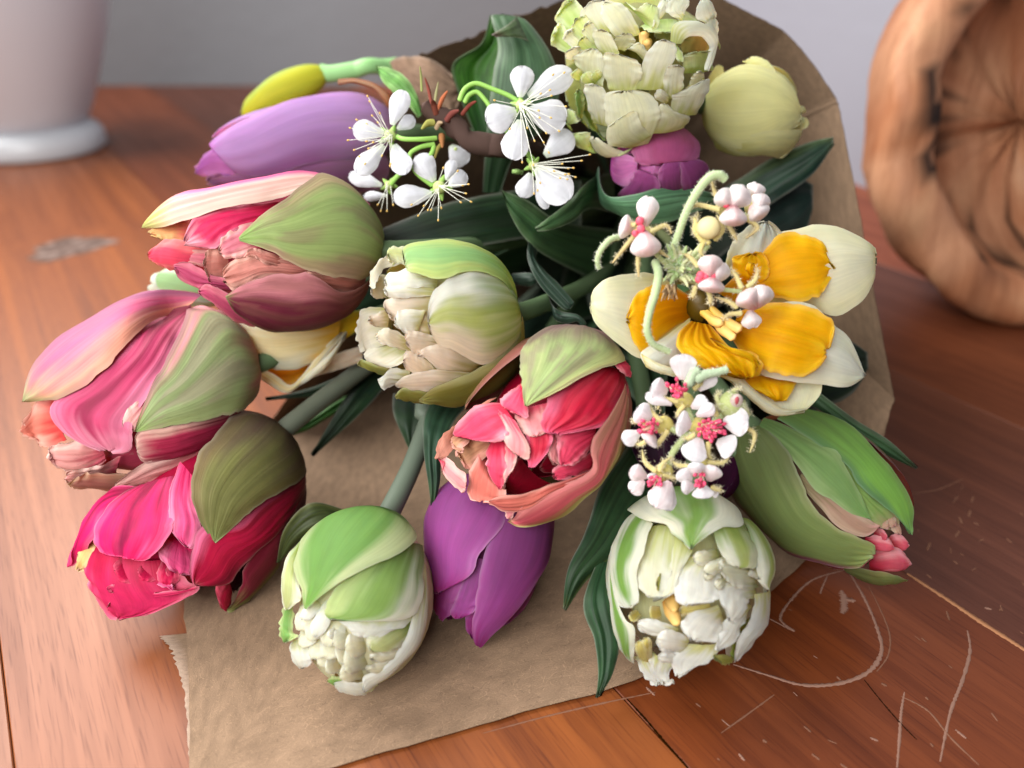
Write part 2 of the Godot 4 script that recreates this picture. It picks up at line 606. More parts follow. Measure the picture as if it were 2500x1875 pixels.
func lathe(g: Geo, at: Vector3, b: Basis, prof: Array, sides: int, col: Color, wob := 0.0, tinted := false):
	var base := g.v.size()
	var m := prof.size()
	for i in m:
		for j in sides + 1:
			var an := TAU * (j % sides) / sides
			var d := Vector3(cos(an), 0, sin(an))
			var k := 1.0 + wob * nf.get_noise_3d(d.x * 1.1, prof[i][1] * 9.0, d.z * 1.1)
			var p: Vector3 = d * prof[i][0] * k + Vector3.UP * (prof[i][1] + wob * 0.12 * nf.get_noise_2d(d.x * 2.0 + 7.0, d.z * 2.0))
			var cc := col
			if tinted:
				cc = bowl_tint(p, i)
			g.add(at + b * p, Vector3.ZERO, Vector2(float(j) / sides * 3.0, float(i) / m * 1.2), cc)
	for i in m:
		for j in sides + 1:
			var jm := (j - 1 + sides) % sides
			var jp := (j + 1) % sides
			var du: Vector3 = g.v[base + mini(i + 1, m - 1) * (sides + 1) + j] - g.v[base + maxi(i - 1, 0) * (sides + 1) + j]
			var dv: Vector3 = g.v[base + i * (sides + 1) + jp] - g.v[base + i * (sides + 1) + jm]
			var n := du.cross(dv).normalized()
			if n == Vector3.ZERO:
				n = (b * Vector3.UP) * signf(prof[i][1] - prof[maxi(i - 1, 0)][1] + prof[mini(i + 1, m - 1)][1] - prof[i][1] + 0.0001)
			g.n[base + i * (sides + 1) + j] = n
	for i in m - 1:
		for j in sides:
			var a := base + i * (sides + 1) + j
			g.quad(a, a + sides + 1, a + sides + 2, a + 1)

func make_vase():
	var at := on(95, 365)
	var v := thing("white_vase", "frosted white vase on a round foot at the upper left", "vase", at)
	var g := Geo.new()
	var body := [[0.0, 0.030], [0.056, 0.030], [0.070, 0.036], [0.082, 0.055], [0.103, 0.10], [0.124, 0.15], [0.140, 0.20], [0.152, 0.26], [0.160, 0.33], [0.164, 0.40], [0.160, 0.402], [0.155, 0.33], [0.135, 0.20], [0.098, 0.10], [0.06, 0.05], [0.0, 0.045]]
	lathe(g, at, Basis.IDENTITY, body, 64, c8(206, 210, 219))
	put(v, "body", g, mats.porcelain)
	var f := Geo.new()
	var foot := [[0.0, 0.0005], [0.083, 0.0005], [0.0868, 0.003], [0.0872, 0.012], [0.0862, 0.022], [0.080, 0.030], [0.068, 0.036], [0.0, 0.0355]]
	lathe(f, at, Basis.IDENTITY, foot, 64, c8(196, 202, 208))
	put(v, "foot", f, mats.porcelain)

func bowl_tint(p: Vector3, i: int) -> Color:
	var n := nf.get_noise_3d(p.x * 9.0, p.y * 9.0, p.z * 9.0)
	var col := c8(246, 212, 186).lerp(c8(214, 164, 130), ss(-0.3, 0.4, n))
	col = col.lerp(c8(250, 226, 198), ss(0.15, 0.5, nf.get_noise_3d(p.x * 22.0 + 9.0, p.y * 22.0, p.z * 22.0)) * 0.6)
	if i >= 8:
		# bark left in the hollow
		var k := nf.get_noise_3d(p.x * 14.0 + 3.0, p.y * 14.0, p.z * 14.0)
		var where := ss(0.075, 0.045, absf(Vector2(p.x, p.z).length() - 0.128) * 1.6)
		col = col.lerp(c8(40, 30, 26), ss(0.02, 0.10, absf(k) * -1.0 + 0.15) * where)
	return col

func make_bowl():
	var at := pt(2690, 262, 0.525)
	var b := thing("wooden_bowl", "rough hollowed-out wooden bowl tipped on its side at the right", "bowl", Vector3(at.x, 0.0, at.z))
	var axis := Vector3(0.0, 0.30, 0.95).normalized()
	var side := axis.cross(Vector3.UP).normalized()
	var fwd := side.cross(axis).normalized()
	var bas := Basis(side * 0.8, axis * 0.8, fwd * 0.8)
	var g := Geo.new()
	var prof := [[0.0, -0.150], [0.07, -0.147], [0.12, -0.132], [0.16, -0.10], [0.184, -0.06], [0.194, -0.022], [0.194, -0.006], [0.189, 0.003], [0.176, 0.007], [0.160, 0.006], [0.150, 0.0], [0.145, -0.010], [0.140, -0.030], [0.126, -0.062], [0.098, -0.090], [0.055, -0.106], [0.0, -0.110]]
	lathe(g, at, bas, prof, 72, Color.WHITE, 0.10, true)
	put(b, "shell", g, mats.bowl_wood)

# ---------------------------------------------------------------- brown paper

func make_paper():
	var p := thing("paper_wrap", "brown kraft paper wrapped round the bouquet, open towards the viewer", "wrapping paper", on(1300, 1300))
	# the front rim of the sheet, from its near left corner round the right side and over the top to the left
	var rim := [on(466, 1985, 0.0012), on(820, 1872, 0.0012), on(1200, 1762, 0.0012), on(1571, 1652, 0.0014), on(1790, 1512, 0.002), pt(1961, 1374, 0.347), pt(2070, 1240, 0.352), pt(2140, 1120, 0.360), pt(2172, 1010, 0.369), pt(2183, 978, 0.3715), pt(2182, 962, 0.3725), pt(2168, 890, 0.377), pt(2132, 700, 0.386), pt(2092, 480, 0.392), pt(2052, 278, 0.396), pt(2044, 248, 0.3965), pt(2034, 228, 0.397), pt(1975, 142, 0.399), pt(1930, 92, 0.401), pt(1905, 70, 0.402), pt(1840, 36, 0.405), pt(1763, -4, 0.408), pt(1640, -70, 0.412), pt(1480, -62, 0.418), pt(1379, -2, 0.424), pt(1296, 26, 0.426), pt(1205, 62, 0.428), pt(1130, 98, 0.430), pt(1020, 138, 0.432), pt(960, 220, 0.436), pt(900, 400, 0.440), pt(830, 640, 0.442), pt(740, 900, 0.42), on(640, 1060, 0.003), on(560, 1200, 0.0015), on(458, 1440, 0.0012), on(458, 1560, 0.0012), on(463, 1760, 0.0012), on(466, 1985, 0.0012)]
	var tail := pt(1560, 500, 0.83)
	var nu := 26
	var ns := 260
	var P := []
	var cf := []
	var cb := []
	var col := c8(160, 134, 110)
	P.resize((nu + 1) * (ns + 1))
	cf.resize(P.size())
	cb.resize(P.size())
	cf.fill(col)
	cb.fill(col)
	for j in ns + 1:
		var s := float(j) / ns
		var r := along(rim, s)
		var idx := s * (rim.size() - 1)
		if idx > 24.0 and idx < 29.0:
			r += Vector3(0, 1, 0) * 0.0016 * nz.get_noise_2d(s * 260.0, 2.0)
		var to := r - tail
		var flat := Vector3(to.x, to.y, 0.0)
		if flat.length() > 0.001:
			flat = flat.normalized()
		var e := tail + Vector3(flat.x * 0.035, flat.y * 0.02, 0.0)
		e.y = maxf(e.y, 0.0012)
		for i in nu + 1:
			var u := float(i) / nu
			var q := r.lerp(e, u)
			# the paper sags and buckles a little between its folds
			var am := 0.006 * sin(PI * u) * ss(0.01, 0.06, q.y)
			q += Vector3(nz.get_noise_2d(s * 14.0, u * 1.5), 0.6 * nz.get_noise_2d(s * 14.0 + 40.0, u * 1.5), 0.0) * am * 0.6
			q.y = maxf(q.y, 0.0011)
			if i == 0:
				q += (e - r).normalized() * 0.0006 * nz.get_noise_2d(s * 300.0, 8.0)
			P[i * (ns + 1) + j] = q
	var g := Geo.new()
	skin(g, P, nu, ns, Vector3(0, 1, 0), 0.0003, cf, cb, Vector2(9.0, 5.0), Vector2.ZERO)
	put(p, "sheet", g, mats.kraft)
	# the torn strip that is folded under the left edge
	var edge := [[392, 1556], [404, 1570], [418, 1590], [432, 1625], [446, 1670], [455, 1730], [458, 1800], [464, 1880], [470, 1990]]
	var inner := [[560, 1536], [560, 1552], [560, 1570], [560, 1600], [560, 1660], [560, 1720], [560, 1800], [560, 1880], [560, 1990]]
	var L := []
	var R := []
	for k in edge.size():
		L.append(on(edge[k][0], edge[k][1], 0.0006))
		R.append(on(inner[k][0], inner[k][1], 0.0006))
	var Q := []
	var c2 := []
	var c3 := []
	for i in 61:
		var u := i / 60.0
		var a := along(L, u)
		var b := along(R, u)
		a.x += 0.0010 * nz.get_noise_2d(u * 45.0, 3.0) + 0.0006 * nz.get_noise_2d(u * 160.0, 5.0)
		for j in 5:
			Q.append(a.lerp(b, j / 4.0) + Vector3.UP * (0.0009 * (1.0 - j / 4.0) * (1.0 - u)))
			c2.append(c8(206, 180, 160) if j == 0 else col)
			c3.append(col)
	var g2 := Geo.new()
	skin(g2, Q, 60, 4, Vector3.UP, 0.0003, c2, c3, Vector2(0.4, 3.0), Vector2(0.3, 0.2))
	put(p, "torn_edge", g2, mats.kraft)
	# a crumpled flap of the same paper that shows behind the blossom
	var fl := [[950, 150, 1000, 250, 0], [985, 138, 1040, 262, -4], [1040, 140, 1080, 268, -6], [1090, 170, 1110, 270, -4], [1118, 200, 1122, 240, 0]]
	free_patch(p, "folded_flap", fl, 0.405, {"m": c8(150, 124, 104), "e": c8(166, 138, 116)}, {"bulge": 0.003, "wave": 0.003, "ridge": 0.0015, "mat": "kraft", "rag": 0.04})

# ---------------------------------------------------------------- petals and leaves

func a_edge(u: float, v: float) -> float:
	return maxf(absf(v), (u - 0.5) * 2.0)

func pcol(p: Dictionary, u: float, v: float, n: float, n2: float, inside := false) -> Color:
	if inside and p.has("i"):
		return (p.i as Color) * (1.0 + 0.12 * n2)
	var m: Color = p.m
	var col := m
	if p.has("e") or p.has("l"):
		var e: Color = p.e if p.has("e") else (p.l as Color).lerp(p.r, ss(-0.6, 0.6, v))
		var w: float = p.get("w", 0.55)
		var q: float = p.get("q", 0.28)
		col = m.lerp(e, ss(w - q, w + q, absf(v + n * 0.2) + n2 * 0.09))
	if p.has("k"):
		# a dark stripe along the middle
		col = col.lerp(p.k, ss(0.3, 0.06, absf(v + n * 0.1) + absf(n2) * 0.12) * ss(1.0, 0.6, u) * 0.9)
	if p.has("b"):
		col = col.lerp(p.b, ss(p.get("bu", 0.45), 0.0, u + n * 0.12 + n2 * 0.06))
	if p.has("t"):
		col = col.lerp(p.t, ss(p.get("tu", 0.72), 1.0, u + n * 0.08 + n2 * 0.05))
	if not inside:
		col = col.lerp(col.lerp(Color(0.92, 0.88, 0.80), 0.45), ss(0.9, 1.0, a_edge(u, v)) * p.get("lip", 0.28))
	if p.has("f"):
		# blotches of another colour
		col = col.lerp(p.f, ss(0.05, 0.45, n + n2 * 0.4) * p.get("fa", 0.6))
	return col * (1.0 + p.get("st", 0.10) * 0.3 * n2)

# a flower head: an ellipsoid on which the petals lie. base, tip and radius are given in pixels of a close look at (ox, oy), s times enlarged
func head(called: String, label: String, cat: String, grp: String, ox: float, oy: float, s: float, base: Array, tip: Array, depth: float, db: float, dt: float, rad: float) -> Dictionary:
	var b := pt(ox + base[0] / s, oy + base[1] / s, depth + db)
	var t := pt(ox + tip[0] / s, oy + tip[1] / s, depth + dt)
	var c := (b + t) * 0.5
	var ax := (t - b).normalized()
	var view := (EYE - c).normalized()
	var fr := (view - ax * view.dot(ax)).normalized()
	var sd := ax.cross(fr).normalized()
	var r := rad / s * depth / FOCAL
	var bas := Basis(sd * r, ax * (t - b).length() * 0.5, fr * r)
	var root := thing(called, label, cat, b, grp)
	return {"root": root, "c": c, "B": bas, "Bi": bas.inverse(), "ox": ox, "oy": oy, "s": s, "r": r, "b": b, "ax": ax, "seed": rng.randf() * 100.0, "mat": "petal"}

func hit(F: Dictionary, x: float, y: float, k: float) -> Vector3:
	var bi: Basis = F.Bi
	var o: Vector3 = bi * (EYE - (F.c as Vector3)) / k
	var d: Vector3 = bi * ray(F.ox + x / F.s, F.oy + y / F.s) / k
	var a := d.dot(d)
	var h := o.dot(d)
	var disc := h * h - a * (o.dot(o) - 1.0)
	var t := -h / a
	if disc > 0.0:
		t = (-h - sqrt(disc)) / a
	return (o + d * t) * k

func petal(F: Dictionary, pal: Dictionary, rows: Array, o := {}) -> MeshInstance3D:
	var L := []
	var R := []
	var lift: float = o.get("lift", F.get("lift", 0.05)) if rows[0][4] < -0.01 else 0.0
	if lift > 0.0 and not o.has("wave"):
		o.wave = 0.03
	for i in rows.size():
		var w: Array = rows[i]
		var k: float = 1.0 + w[4] + lerpf(-lift, lift * 0.7, float(i) / (rows.size() - 1))
		L.append(hit(F, w[0], w[1], k))
		R.append(hit(F, w[2], w[3], k))
	var z: Array = rows[-1]
	if not o.has("round"):
		o.round = 0.3 if Vector2(z[0] - z[2], z[1] - z[3]).length() > 30.0 else 0.0
	return petal_q(F, pal, L, R, o)

func petal_q(F: Dictionary, pal: Dictionary, L: Array, R: Array, o := {}) -> MeshInstance3D:
	var nu: int = o.get("nu", 26)
	var nv: int = o.get("nv", 18)
	var rd: float = o.get("round", 0.0)
	var curl: float = o.get("curl", 0.004)
	var bulge: float = (o.get("bulge", 0.03) as float) * 0.65
	var ridge: float = o.get("ridge", 0.012) * (0.42 if F.mat == "crinkled_petal" else 0.24)
	var rag: float = o.get("rag", 0.045 if F.mat == "crinkled_petal" else 0.03)
	var wave: float = o.get("wave", 0.014)
	var th: float = o.get("th", 0.0003)
	var sd: float = F.seed + rng.randf() * 50.0
	var Ld := []
	var Rd := []
	var Ll := []
	var Rl := []
	for i in L.size():
		Ld.append((L[i] as Vector3).normalized())
		Rd.append((R[i] as Vector3).normalized())
		Ll.append(Vector3((L[i] as Vector3).length(), 0, 0))
		Rl.append(Vector3((R[i] as Vector3).length(), 0, 0))
	var P := []
	var cf := []
	var cb := []
	var bas: Basis = F.B
	var cen: Vector3 = F.c
	for i in nu + 1:
		var u0 := float(i) / nu
		for j in nv + 1:
			var v := 2.0 * j / nv - 1.0
			var a := absf(v)
			var tipn := 0.0
			if rd > 0.0:
				tipn = rag * 1.6 * (0.5 + 0.5 * nz.get_noise_2d(v * 4.5, sd)) + rag * 0.8 * nz.get_noise_2d(v * 14.0, sd + 5.0)
			var u := clampf(u0 * (1.0 - tipn), 0.0, 1.0)
			var w := v
			if rd > 0.0 and u0 > 1.0 - rd:
				var q := (u0 - 1.0 + rd) / rd
				w = v * sqrt(maxf(0.0, 1.0 - q * q * 0.92))
			w *= 1.0 + rag * ss(0.5, 1.0, a) * (nz.get_noise_2d(u0 * 7.0 + sign(v) * 9.0, sd) + 0.6 * nz.get_noise_2d(u0 * 24.0 + sign(v) * 5.0, sd + 3.0))
			w = (w + 1.0) * 0.5
			var l := along(Ld, u)
			var r := along(Rd, u)
			var d := l.lerp(r, w).normalized()
			var ln := lerpf(along(Ll, u).x, along(Rl, u).x, w)
			var env := sin(PI * clampf(u0 * 0.9 + 0.05, 0.0, 1.0))
			ln += bulge * (1.0 - a * a) * env + curl * a * a * a * ss(0.05, 0.4, u0)
			ln += ridge * nz.get_noise_2d(v * 3.2 + sd, u0 * 1.3 + sd) * (0.4 + 0.6 * env)
			ln += ridge * 0.2 * nz.get_noise_2d(v * 9.0 - sd, u0 * 2.0)
			ln += wave * a * a * nz.get_noise_2d(u0 * 5.0 + sign(v) * 20.0, sd + 11.0)
			if rd > 0.0:
				ln += wave * ss(0.75, 1.0, u0) * nz.get_noise_2d(v * 3.0, sd + 31.0)
			P.append(cen + bas * (d * ln))
			var n := nz.get_noise_2d(v * 2.6 + sd, u0 * 2.2 - sd)
			var n2 := nz.get_noise_2d(v * 11.0 + sd, u0 * 1.5 + sd * 2.0)
			cf.append(pcol(pal, u0, v, n, n2))
			cb.append(pcol(pal, u0, v, n, n2, true))
	var g := Geo.new()
	var wide := (L[L.size() / 2] - R[R.size() / 2] as Vector3).length()
	skin(g, P, nu, nv, Vector3.ZERO, th, cf, cb, Vector2(clampf(wide * 0.9, 0.25, 1.6), 0.8), Vector2(fposmod(sd, 1.0), fposmod(sd * 3.7, 1.0)), cen)
	return put(o.get("root", F.root), o.get("name", "petal"), g, mats[o.get("mat", F.mat)])

# small petals given by a foot, a tip, a width and how proud the tip stands
func lobes(F: Dictionary, pal: Dictionary, list: Array, o := {}):
	var oz := {}
	for e in list:
		var a := Vector2(e[0], e[1])
		var b := Vector2(e[2], e[3])
		var w: float = e[4] * 0.5
		var k: float = e[5]
		var d := (b - a).normalized()
		var s := Vector2(-d.y, d.x) * w
		var rows := []
		for q in [[0.0, 0.75, k - 0.16], [0.4, 0.95, k - 0.06], [0.75, 1.05, k + 0.01], [1.0, 0.9, k + 0.04]]:
			var p := a.lerp(b, q[0])
			rows.append([p.x - s.x * q[1], p.y - s.y * q[1], p.x + s.x * q[1], p.y + s.y * q[1], q[2]])
		var oo := {"lift": 0.0, "nu": 16, "nv": 14, "round": 0.42, "curl": 0.0, "bulge": 0.06, "rag": 0.03, "wave": 0.015, "ridge": 0.015}
		oo.merge(o, true)
		petal(F, pal, rows, oo)

# the petals that close the head all round, from a foot at the stem
func ring_petals(F: Dictionary, pal: Dictionary, turns: Array, k: float, reach: float, hw: float, o := {}):
	for deg in turns:
		var psi := deg_to_rad(deg)
		var L := []
		var R := []
		for q in [[0.0, 0.5], [0.3, 0.95], [0.6, 1.0], [0.85, 0.7], [1.0, 0.25]]:
			var th: float = lerpf(0.12, reach, q[0])
			var h: float = hw * q[1]
			for e in [[L, -h], [R, h]]:
				var ps: float = psi + e[1]
				e[0].append(Vector3(sin(th) * sin(ps), -cos(th), sin(th) * cos(ps)) * k)
		var oo := {"nu": 16, "nv": 12, "round": 0.2}
		oo.merge(o, true)
		petal_q(F, pal, L, R, oo)

# a free sheet between two edges; each row is [left x, left y, right x, right y, depth in millimetres]
func free_patch(root: Node3D, called: String, rows: Array, depth: float, pal: Dictionary, o := {}, ox := 0.0, oy := 0.0, s := 1.0) -> MeshInstance3D:
	var L := []
	var R := []
	for w in rows:
		var d: float = depth + w[4] * 0.001
		L.append(pt(ox + w[0] / s, oy + w[1] / s, d))
		R.append(pt(ox + w[2] / s, oy + w[3] / s, d + o.get("roll", 0.0)))
	return free_skin(root, called, L, R, pal, o)

func free_skin(root: Node3D, called: String, L: Array, R: Array, pal: Dictionary, o := {}) -> MeshInstance3D:
	var nu: int = o.get("nu", 24)
	var nv: int = o.get("nv", 14)
	var rd: float = o.get("round", 0.0)
	var bulge: float = o.get("bulge", 0.002)
	var crease: float = o.get("crease", 0.0)
	var rag: float = o.get("rag", 0.02)
	var wave: float = o.get("wave", 0.0006)
	var ridge: float = o.get("ridge", 0.0003)
	var sd := rng.randf() * 200.0
	var P := []
	var cf := []
	var cb := []
	var mid := ((L[L.size() / 2] as Vector3) + (R[R.size() / 2] as Vector3)) * 0.5
	var toward := (EYE - mid).normalized()
	for i in nu + 1:
		var u0 := float(i) / nu
		for j in nv + 1:
			var v := 2.0 * j / nv - 1.0
			var a := absf(v)
			var u := u0
			var w := v
			if rd > 0.0:
				u = clampf(u0 * (1.0 - rag * (0.5 + 0.5 * nz.get_noise_2d(v * 4.0, sd)) - rag * 0.5 * nz.get_noise_2d(v * 12.0, sd)), 0.0, 1.0)
				if u0 > 1.0 - rd:
					var q := (u0 - 1.0 + rd) / rd
					w = v * sqrt(maxf(0.0, 1.0 - q * q * 0.95))
			w *= 1.0 + rag * ss(0.5, 1.0, a) * (nz.get_noise_2d(u0 * 6.0 + sign(v) * 9.0, sd) + 0.5 * nz.get_noise_2d(u0 * 22.0 + sign(v) * 4.0, sd))
			var p := along(L, u).lerp(along(R, u), (w + 1.0) * 0.5)
			var env := sin(PI * clampf(u0, 0.03, 0.97))
			var h := bulge * (1.0 - a * a) * env - crease * exp(-v * v * 18.0) * env
			h += wave * a * a * nz.get_noise_2d(u0 * 4.5 + sign(v) * 20.0, sd + 11.0) + wave * 1.5 * ss(0.7, 1.0, u0) * nz.get_noise_2d(v * 2.5, sd + 3.0)
			h += ridge * nz.get_noise_2d(v * 4.0 + sd, u0 * 1.2)
			P.append(p + toward * h)
			var n := nz.get_noise_2d(v * 2.6 + sd, u0 * 2.2 - sd)
			var n2 := nz.get_noise_2d(v * 11.0 + sd, u0 * 1.5 + sd * 2.0)
			cf.append(pcol(pal, u0, v, n, n2))
			cb.append(pcol(pal, u0, v, n, n2, true))
	var g := Geo.new()
	var sz := (L[L.size() / 2] as Vector3).distance_to(R[R.size() / 2])
	skin(g, P, nu, nv, toward, o.get("th", 0.0005), cf, cb, Vector2(clampf(sz / 0.05, 0.12, 1.5), 0.8), Vector2(fposmod(sd, 1.0), fposmod(sd * 3.1, 1.0)))
	return put(root, called, g, mats[o.get("mat", "petal")])

const TAIL := Vector2(1560, 500)

func stem(F: Dictionary, r := 0.0042, col = null, via := []) -> void:
	var b: Vector3 = F.b
	var ax: Vector3 = F.ax
	var e := pt(TAIL.x + rng.randf_range(-30, 30), TAIL.y + rng.randf_range(-15, 5), 0.83)
	var pts := [b + ax * (F.r as float) * 0.25]
	if via.size():
		pts.append_array(via)
	else:
		pts.append(b - ax * 0.012)
		pts.append((b - ax * 0.045).lerp(e, 0.15))
	pts.append(pts[-1].lerp(e, 0.5) + Vector3(0, 0.004, 0))
	pts.append(e)
	for i in pts.size():
		pts[i].y = maxf(pts[i].y, r + 0.002)
	var g := Geo.new()
	tube(g, pts, [r * 1.1, r, r, r * 1.1, r * 1.2], c8(84, 106, 74) if col == null else col, 12, 24)
	put(F.root, "stem", g, mats.stem)

# a long strap leaf that runs back along the stem
func back_leaf(F: Dictionary, off: Vector3, w: float, col: Color, reach := 0.03):
	var b: Vector3 = F.b
	var ax: Vector3 = F.ax
	var e := pt(TAIL.x, TAIL.y, 0.8)
	var p0 := b - ax * 0.02 + off - (b - EYE).normalized() * -reach
	var pts := [e, e.lerp(p0, 0.45) + off * 0.6, p0.lerp(e, 0.18) + off * 0.4, p0]
	var sdv := (e - p0).cross(off).normalized()
	var L := []
	var R := []
	var ws := [0.3, 0.9, 1.0, 0.08]
	for i in 4:
		var q: Vector3 = pts[i]
		q.y = maxf(q.y, 0.006)
		L.append(q - sdv * w * ws[i])
		R.append(q + sdv * w * ws[i])
	free_skin(F.root, "leaf", L, R, {"m": col, "e": col * 1.15, "st": 0.12}, {"bulge": 0.006, "mat": "leaf", "nu": 20, "nv": 8, "th": 0.0008})

# ---------------------------------------------------------------- the tulips

func make_tulips():
	tulip_pink_green_upper()
	tulip_pink_left()
	tulip_magenta()
	tulip_white_centre()
	tulip_pink_open()
	tulip_white_bottom()
	tulip_purple_bottom()
	tulip_white_right()
	tulip_green_bud()
	tulip_white_top()
	tulip_yellow()
	tulip_purple_bud()
	tulip_lilac()
	tulip_hidden()

var LEAFC := c8(54, 84, 58)

func tulip_pink_green_upper():
	var F := head("parrot_tulip", "pink and green parrot tulip at the upper left, tip pointing left", "tulip", "pink and green tulips", 320, 380, 3, [1840, 680], [120, 620], 0.33, 0.008, -0.006, 585)
	F.mat = "crinkled_petal"
	var green := {"m": c8(158, 182, 112), "e": c8(180, 158, 124), "w": 0.72, "q": 0.3, "f": c8(150, 118, 108), "fa": 0.4, "t": c8(158, 205, 112), "tu": 0.75, "i": c8(214, 150, 140), "st": 0.16}
	var hood := {"m": c8(240, 196, 184), "l": c8(236, 112, 164), "r": c8(246, 214, 198), "w": 0.42, "q": 0.35, "t": c8(206, 214, 128), "tu": 0.66, "i": c8(226, 130, 130), "st": 0.12}
	var dark := {"m": c8(128, 52, 74), "l": c8(226, 150, 160), "r": c8(98, 36, 52), "w": 0.5, "q": 0.35, "t": c8(160, 172, 108), "tu": 0.86, "b": c8(150, 92, 84), "f": c8(156, 112, 96), "fa": 0.35, "st": 0.2}
	var rose := {"m": c8(206, 88, 128), "e": c8(226, 128, 150), "st": 0.14}
	var hot := {"m": c8(222, 44, 98), "e": c8(240, 150, 176), "w": 0.8, "t": c8(244, 172, 188), "tu": 0.78, "b": c8(190, 30, 66), "st": 0.16}
	var pale := {"m": c8(236, 140, 158), "e": c8(246, 190, 184), "t": c8(246, 186, 178), "b": c8(226, 80, 110), "st": 0.12}
	var salmon := {"m": c8(234, 160, 148), "e": c8(242, 190, 174), "b": c8(196, 122, 108), "st": 0.16}
	ring_petals(F, {"m": c8(190, 70, 96)}, [0, 60, 120, 180, 240, 300], 0.74, 2.5, 0.75)
	ring_petals(F, dark, [140, 180, 220], 0.84, 2.1, 0.7)
	petal(F, salmon, [[1720, 880, 1700, 1000, -.05], [1450, 870, 1500, 990, -.05], [1250, 830, 1250, 930, -.06]])
	petal(F, hot, [[1150, 330, 1100, 480, -.12], [900, 350, 850, 520, -.05], [650, 380, 700, 600, -.02], [470, 440, 600, 690, 0], [370, 600, 420, 700, 0]], {"ridge": 0.05})
	petal(F, pale, [[1050, 470, 1000, 650, -.06], [800, 510, 850, 730, -.02], [680, 590, 720, 755, 0], [632, 660, 665, 745, 0]], {"ridge": 0.03})
	petal(F, salmon, [[1350, 800, 1350, 880, -.1], [1000, 720, 1000, 890, -.06], [800, 740, 800, 970, -.04], [665, 800, 690, 990, -.02]], {"ridge": 0.03})
	petal(F, salmon, [[1100, 740, 1100, 820, -.05], [960, 690, 980, 790, -.01], [880, 680, 900, 740, 0], [822, 740, 832, 750, .01]])
	petal(F, {"m": c8(240, 84, 112), "e": c8(248, 140, 140)}, [[600, 680, 560, 850, -.16], [380, 620, 360, 860, 0], [220, 612, 230, 835, .03], [122, 690, 150, 800, .05]], {"curl": -.04, "bulge": .07})
	petal(F, pale, [[660, 690, 660, 850, -.2], [450, 690, 450, 790, -.08], [300, 700, 310, 790, -.05]])
	petal(F, salmon, [[720, 690, 720, 910, -.12], [600, 680, 620, 940, -.06], [530, 720, 560, 900, -.03]])
	petal(F, {"m": c8(232, 170, 110), "e": c8(238, 196, 130), "b": c8(226, 110, 100)}, [[440, 460, 420, 620, -.12], [250, 470, 270, 620, -.03], [130, 545, 190, 610, 0]])
	petal(F, rose, [[900, 900, 800, 1010, -.12], [640, 890, 600, 970, -.03], [440, 790, 490, 985, .01], [315, 760, 330, 860, .03]], {"ridge": 0.03})
	petal(F, rose, [[1000, 1150, 900, 1250, .02], [700, 1000, 740, 1195, .04], [560, 940, 620, 1095, .05], [488, 970, 500, 1015, .05]])
	petal(F, dark, [[1750, 900, 1720, 1010, 0], [1560, 1000, 1600, 1170, .06], [1340, 880, 1400, 1262, .1], [1150, 865, 1150, 1292, .1], [950, 888, 950, 1262, .1], [800, 955, 800, 1180, .09], [690, 1030, 700, 1050, .08]], {"ridge": 0.02})
	petal(F, hood, [[1750, 350, 1700, 430, .02], [1400, 125, 1330, 270, .04], [1180, 105, 1100, 300, .05], [960, 138, 900, 340, .06], [600, 213, 560, 410, .07], [350, 258, 330, 490, .08], [200, 358, 200, 520, .08], [75, 525, 88, 532, .06]], {"nu": 36, "ridge": 0.03, "rag": 0.05, "curl": -.03})
	petal(F, green, [[1838, 560, 1805, 790, 0], [1720, 330, 1720, 895, .05], [1420, 132, 1500, 892, .075], [1150, 298, 1200, 800, .075], [960, 430, 1000, 690, .06], [788, 600, 795, 622, .05]], {"nu": 34, "nv": 24, "ridge": 0.02})
	stem(F)
	back_leaf(F, Vector3(0.02, -0.012, 0), 0.02, LEAFC)

